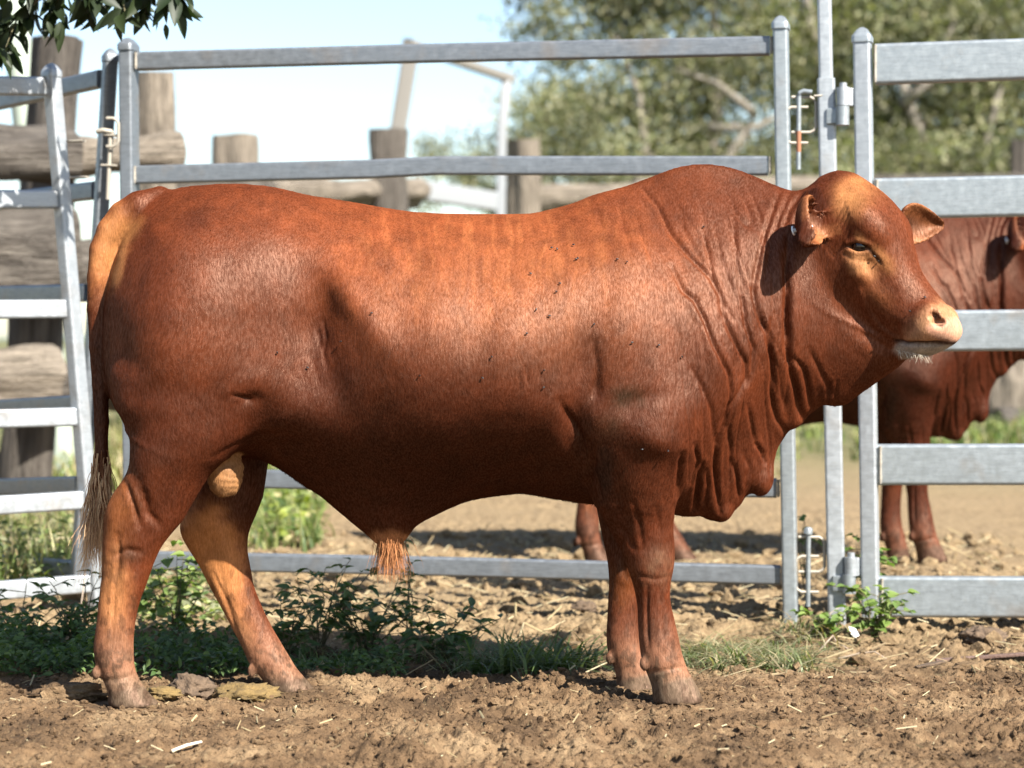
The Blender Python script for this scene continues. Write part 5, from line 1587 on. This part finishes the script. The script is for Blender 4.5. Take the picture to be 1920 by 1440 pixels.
# ground cover in the shade behind the bull, too many leaves to count
def cover(name, spots, L, palette, seed):
    g = np.random.default_rng(seed); P = []
    for (u0, u1, Y0, Y1, h, n) in spots:
        y = g.uniform(Y0, Y1, n) * KS; x = (g.uniform(u0, u1, n) - CX) * y / FPX
        hh = h * (.35 + .65 * np.clip(.5 + .9 * vnoise(x * 5, y * 4, None, seed), 0, 1))
        P.append(np.stack([x, y, ground_z(x, y) + hh * g.random(n) ** .7], 1))
    P = np.concatenate(P); n = len(P)
    D = unit(g, n) * np.array([1, 1, .5]); Nn = unit(g, n) * .7 + np.array([.1, -.2, 1])
    return tag(leaves_np(name, P, D, Nn, L * g.uniform(.6, 1.4, n), L * .6 * g.uniform(.7, 1.2, n), pick(g, n, palette), M_LEAF), kind='stuff')
COVER = [(.06, .105, .035), (.08, .13, .045), (.05, .085, .03), (.10, .15, .05)]
cover('undergrowth', [(-60, 190, 9.0, 10.1, .19, 2000), (180, 500, 9.0, 9.9, .12, 1300), (470, 760, 9.1, 9.7, .07, 650)], .030, COVER, 61)
cover('undergrowth', [(-60, 180, 11.7, 14.5, .28, 1700), (260, 420, 10.6, 12.0, .16, 500)], .040, PALE + GREY + GREEN, 62)
cover('undergrowth', [(430, 600, 14.5, 22, .22, 700), (1400, 1950, 27, 36, .15, 220)], .07, PALE + LIME + GREEN, 63)

# dry twigs, paper scrap, rusty bar
GTW = 'dry twigs on the dirt by the gate foot'
def twig(label, pts, r):
    m = MB(); q = []
    for (u, v, Y, h) in pts:
        p = pxn(u, v, Y); p.z = gz(p.x, p.y) + h; q.append(p)
    m.tube(q, r, 6, [1 - .5 * i / (len(q) - 1) for i in range(len(q))])
    tag(m.build('twig', NT('dry_twig').set(Base__Color=(.27, .21, .16), Roughness=.8), smooth=True), label, 'twig', GTW)
twig('curved grey twig arching beside the foot of the middle post', [(1535, 1200, 10.05, .0), (1552, 1180, 10.08, .035), (1562, 1170, 10.1, .05), (1568, 1190, 10.08, .02), (1590, 1210, 10.0, .006)], .0035)
twig('long forked-looking grey twig lying right of the post foot', [(1572, 1222, 9.85, .010), (1610, 1218, 9.9, .016), (1640, 1225, 9.85, .012), (1662, 1234, 9.8, .004)], .0035)
twig('thin straw-coloured stalk leaning against the right panel post', [(1500, 1190, 10.3, .0), (1545, 1150, 10.35, .06), (1575, 1130, 10.4, .10)], .002)
twig('dark dry stalk standing in front of the bottom rail left of the hind leg', [(150, 1150, 10.6, .0), (153, 1100, 10.6, .10), (160, 1050, 10.62, .20)], .004)
m = MB(); p = pxn(1600, 1178, 10.2); p.z = gz(p.x, p.y) + .05
m.add([p + Vector(q) for q in ((-.016, 0, .02), (.008, .004, .012), (.020, -.004, -.012), (.004, -.010, -.018), (-.009, -.006, -.004))], [(0, 1, 4), (1, 2, 3), (1, 3, 4)])
sc = m.build('paper_scrap', NT('white_paper').set(Base__Color=(.78, .78, .76), Roughness=.8)); md = sc.modifiers.new('thick', 'SOLIDIFY'); md.thickness = .0012
tag(sc, 'crumpled white scrap caught in the weed at the gate foot', 'paper scrap')
m = MB(); a = pxn(1755, 1224, 9.72); b = pxn(1925, 1223, 9.70); a.z = gz(a.x, a.y) + .012; b.z = gz(b.x, b.y) + .016
bar(m, a, b + (b - a) * .4, .030, .010, .003)
tag(m.build('rusty_bar', dung_material('rusty_steel', (.06, .032, .022), (.16, .10, .08))), 'rusty flat bar half buried in the dirt under the gate', 'steel bar')
m = MB(); c = pxn(1745, 1252, 9.3); c.z = gz(c.x, c.y) + .012
m.sweep([c + Vector((-.045, 0, 0)), c + Vector((0, .01, .006)), c + Vector((.045, .02, .014))], round_rect(.035, .008, .003, 2), scale=[.5, 1, .6])
tag(m.build('bark_chip', M_CLOD), 'dark chip of bark on the dirt in front of the gate', 'bark chip')

# ------------------------------------------------------------------ branch of the shade tree hanging in at the top left
YL = 10.3
br = tag(empty('tree_branch', pxn(150, -200, YL)), 'dark leafy branch hanging into the top left corner', 'tree branch')
b0 = br.location.copy()
gg = random.Random(9)
m = MB(); spots = []
for (pts) in ([(150, -200), (120, -60), (70, 0), (30, 40), (10, 90)], [(150, -200), (130, -80), (110, -10), (105, 45)], [(200, -200), (190, -80), (170, -10), (165, 25)],
              [(260, -200), (250, -80), (230, -10), (235, 30)], [(320, -200), (300, -80), (280, -20), (272, 25)], [(380, -200), (350, -80), (325, -25), (330, 12)], [(-20, -160), (-40, -40), (-10, 60), (-2, 110)]):
    q = []
    for i, (u, v) in enumerate(pts):
        q.append(pxn(u, v, YL + gg.uniform(-.10, .10)) - b0)
    m.tube(q, .006, 6, [1.5 - 1.2 * i / (len(q) - 1) for i in range(len(q))])
    for i in range(1, len(q) - 1):
        for k in range(12):
            t = gg.random(); spots.append(q[i].lerp(q[i+1], t))
    spots += [q[-1]] * 4
m.build('twig', M_STEM, br, smooth=True)
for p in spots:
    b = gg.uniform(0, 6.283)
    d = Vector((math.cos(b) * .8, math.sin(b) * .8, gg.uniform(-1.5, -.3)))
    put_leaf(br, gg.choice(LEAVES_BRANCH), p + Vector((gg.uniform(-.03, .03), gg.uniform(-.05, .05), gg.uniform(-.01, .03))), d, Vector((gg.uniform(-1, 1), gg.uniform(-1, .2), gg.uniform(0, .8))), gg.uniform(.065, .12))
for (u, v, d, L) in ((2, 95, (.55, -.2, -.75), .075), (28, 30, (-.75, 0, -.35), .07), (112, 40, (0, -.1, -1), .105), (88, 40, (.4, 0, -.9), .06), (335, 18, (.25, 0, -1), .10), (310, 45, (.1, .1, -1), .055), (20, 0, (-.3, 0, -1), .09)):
    put_leaf(br, LEAVES_BRANCH[1], pxn(u, v, YL - .12) - b0, d, (.3, -1, .4), L)
# the crown above the picture, seen only as its shade
g = np.random.default_rng(3); n = 2600
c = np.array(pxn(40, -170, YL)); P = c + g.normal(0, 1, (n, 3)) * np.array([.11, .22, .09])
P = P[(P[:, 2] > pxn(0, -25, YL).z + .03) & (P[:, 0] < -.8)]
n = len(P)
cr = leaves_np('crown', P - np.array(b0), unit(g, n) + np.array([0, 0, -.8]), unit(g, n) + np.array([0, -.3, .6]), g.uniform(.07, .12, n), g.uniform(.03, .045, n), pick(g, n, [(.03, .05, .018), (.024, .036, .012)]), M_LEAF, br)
cr['kind'] = 'stuff'
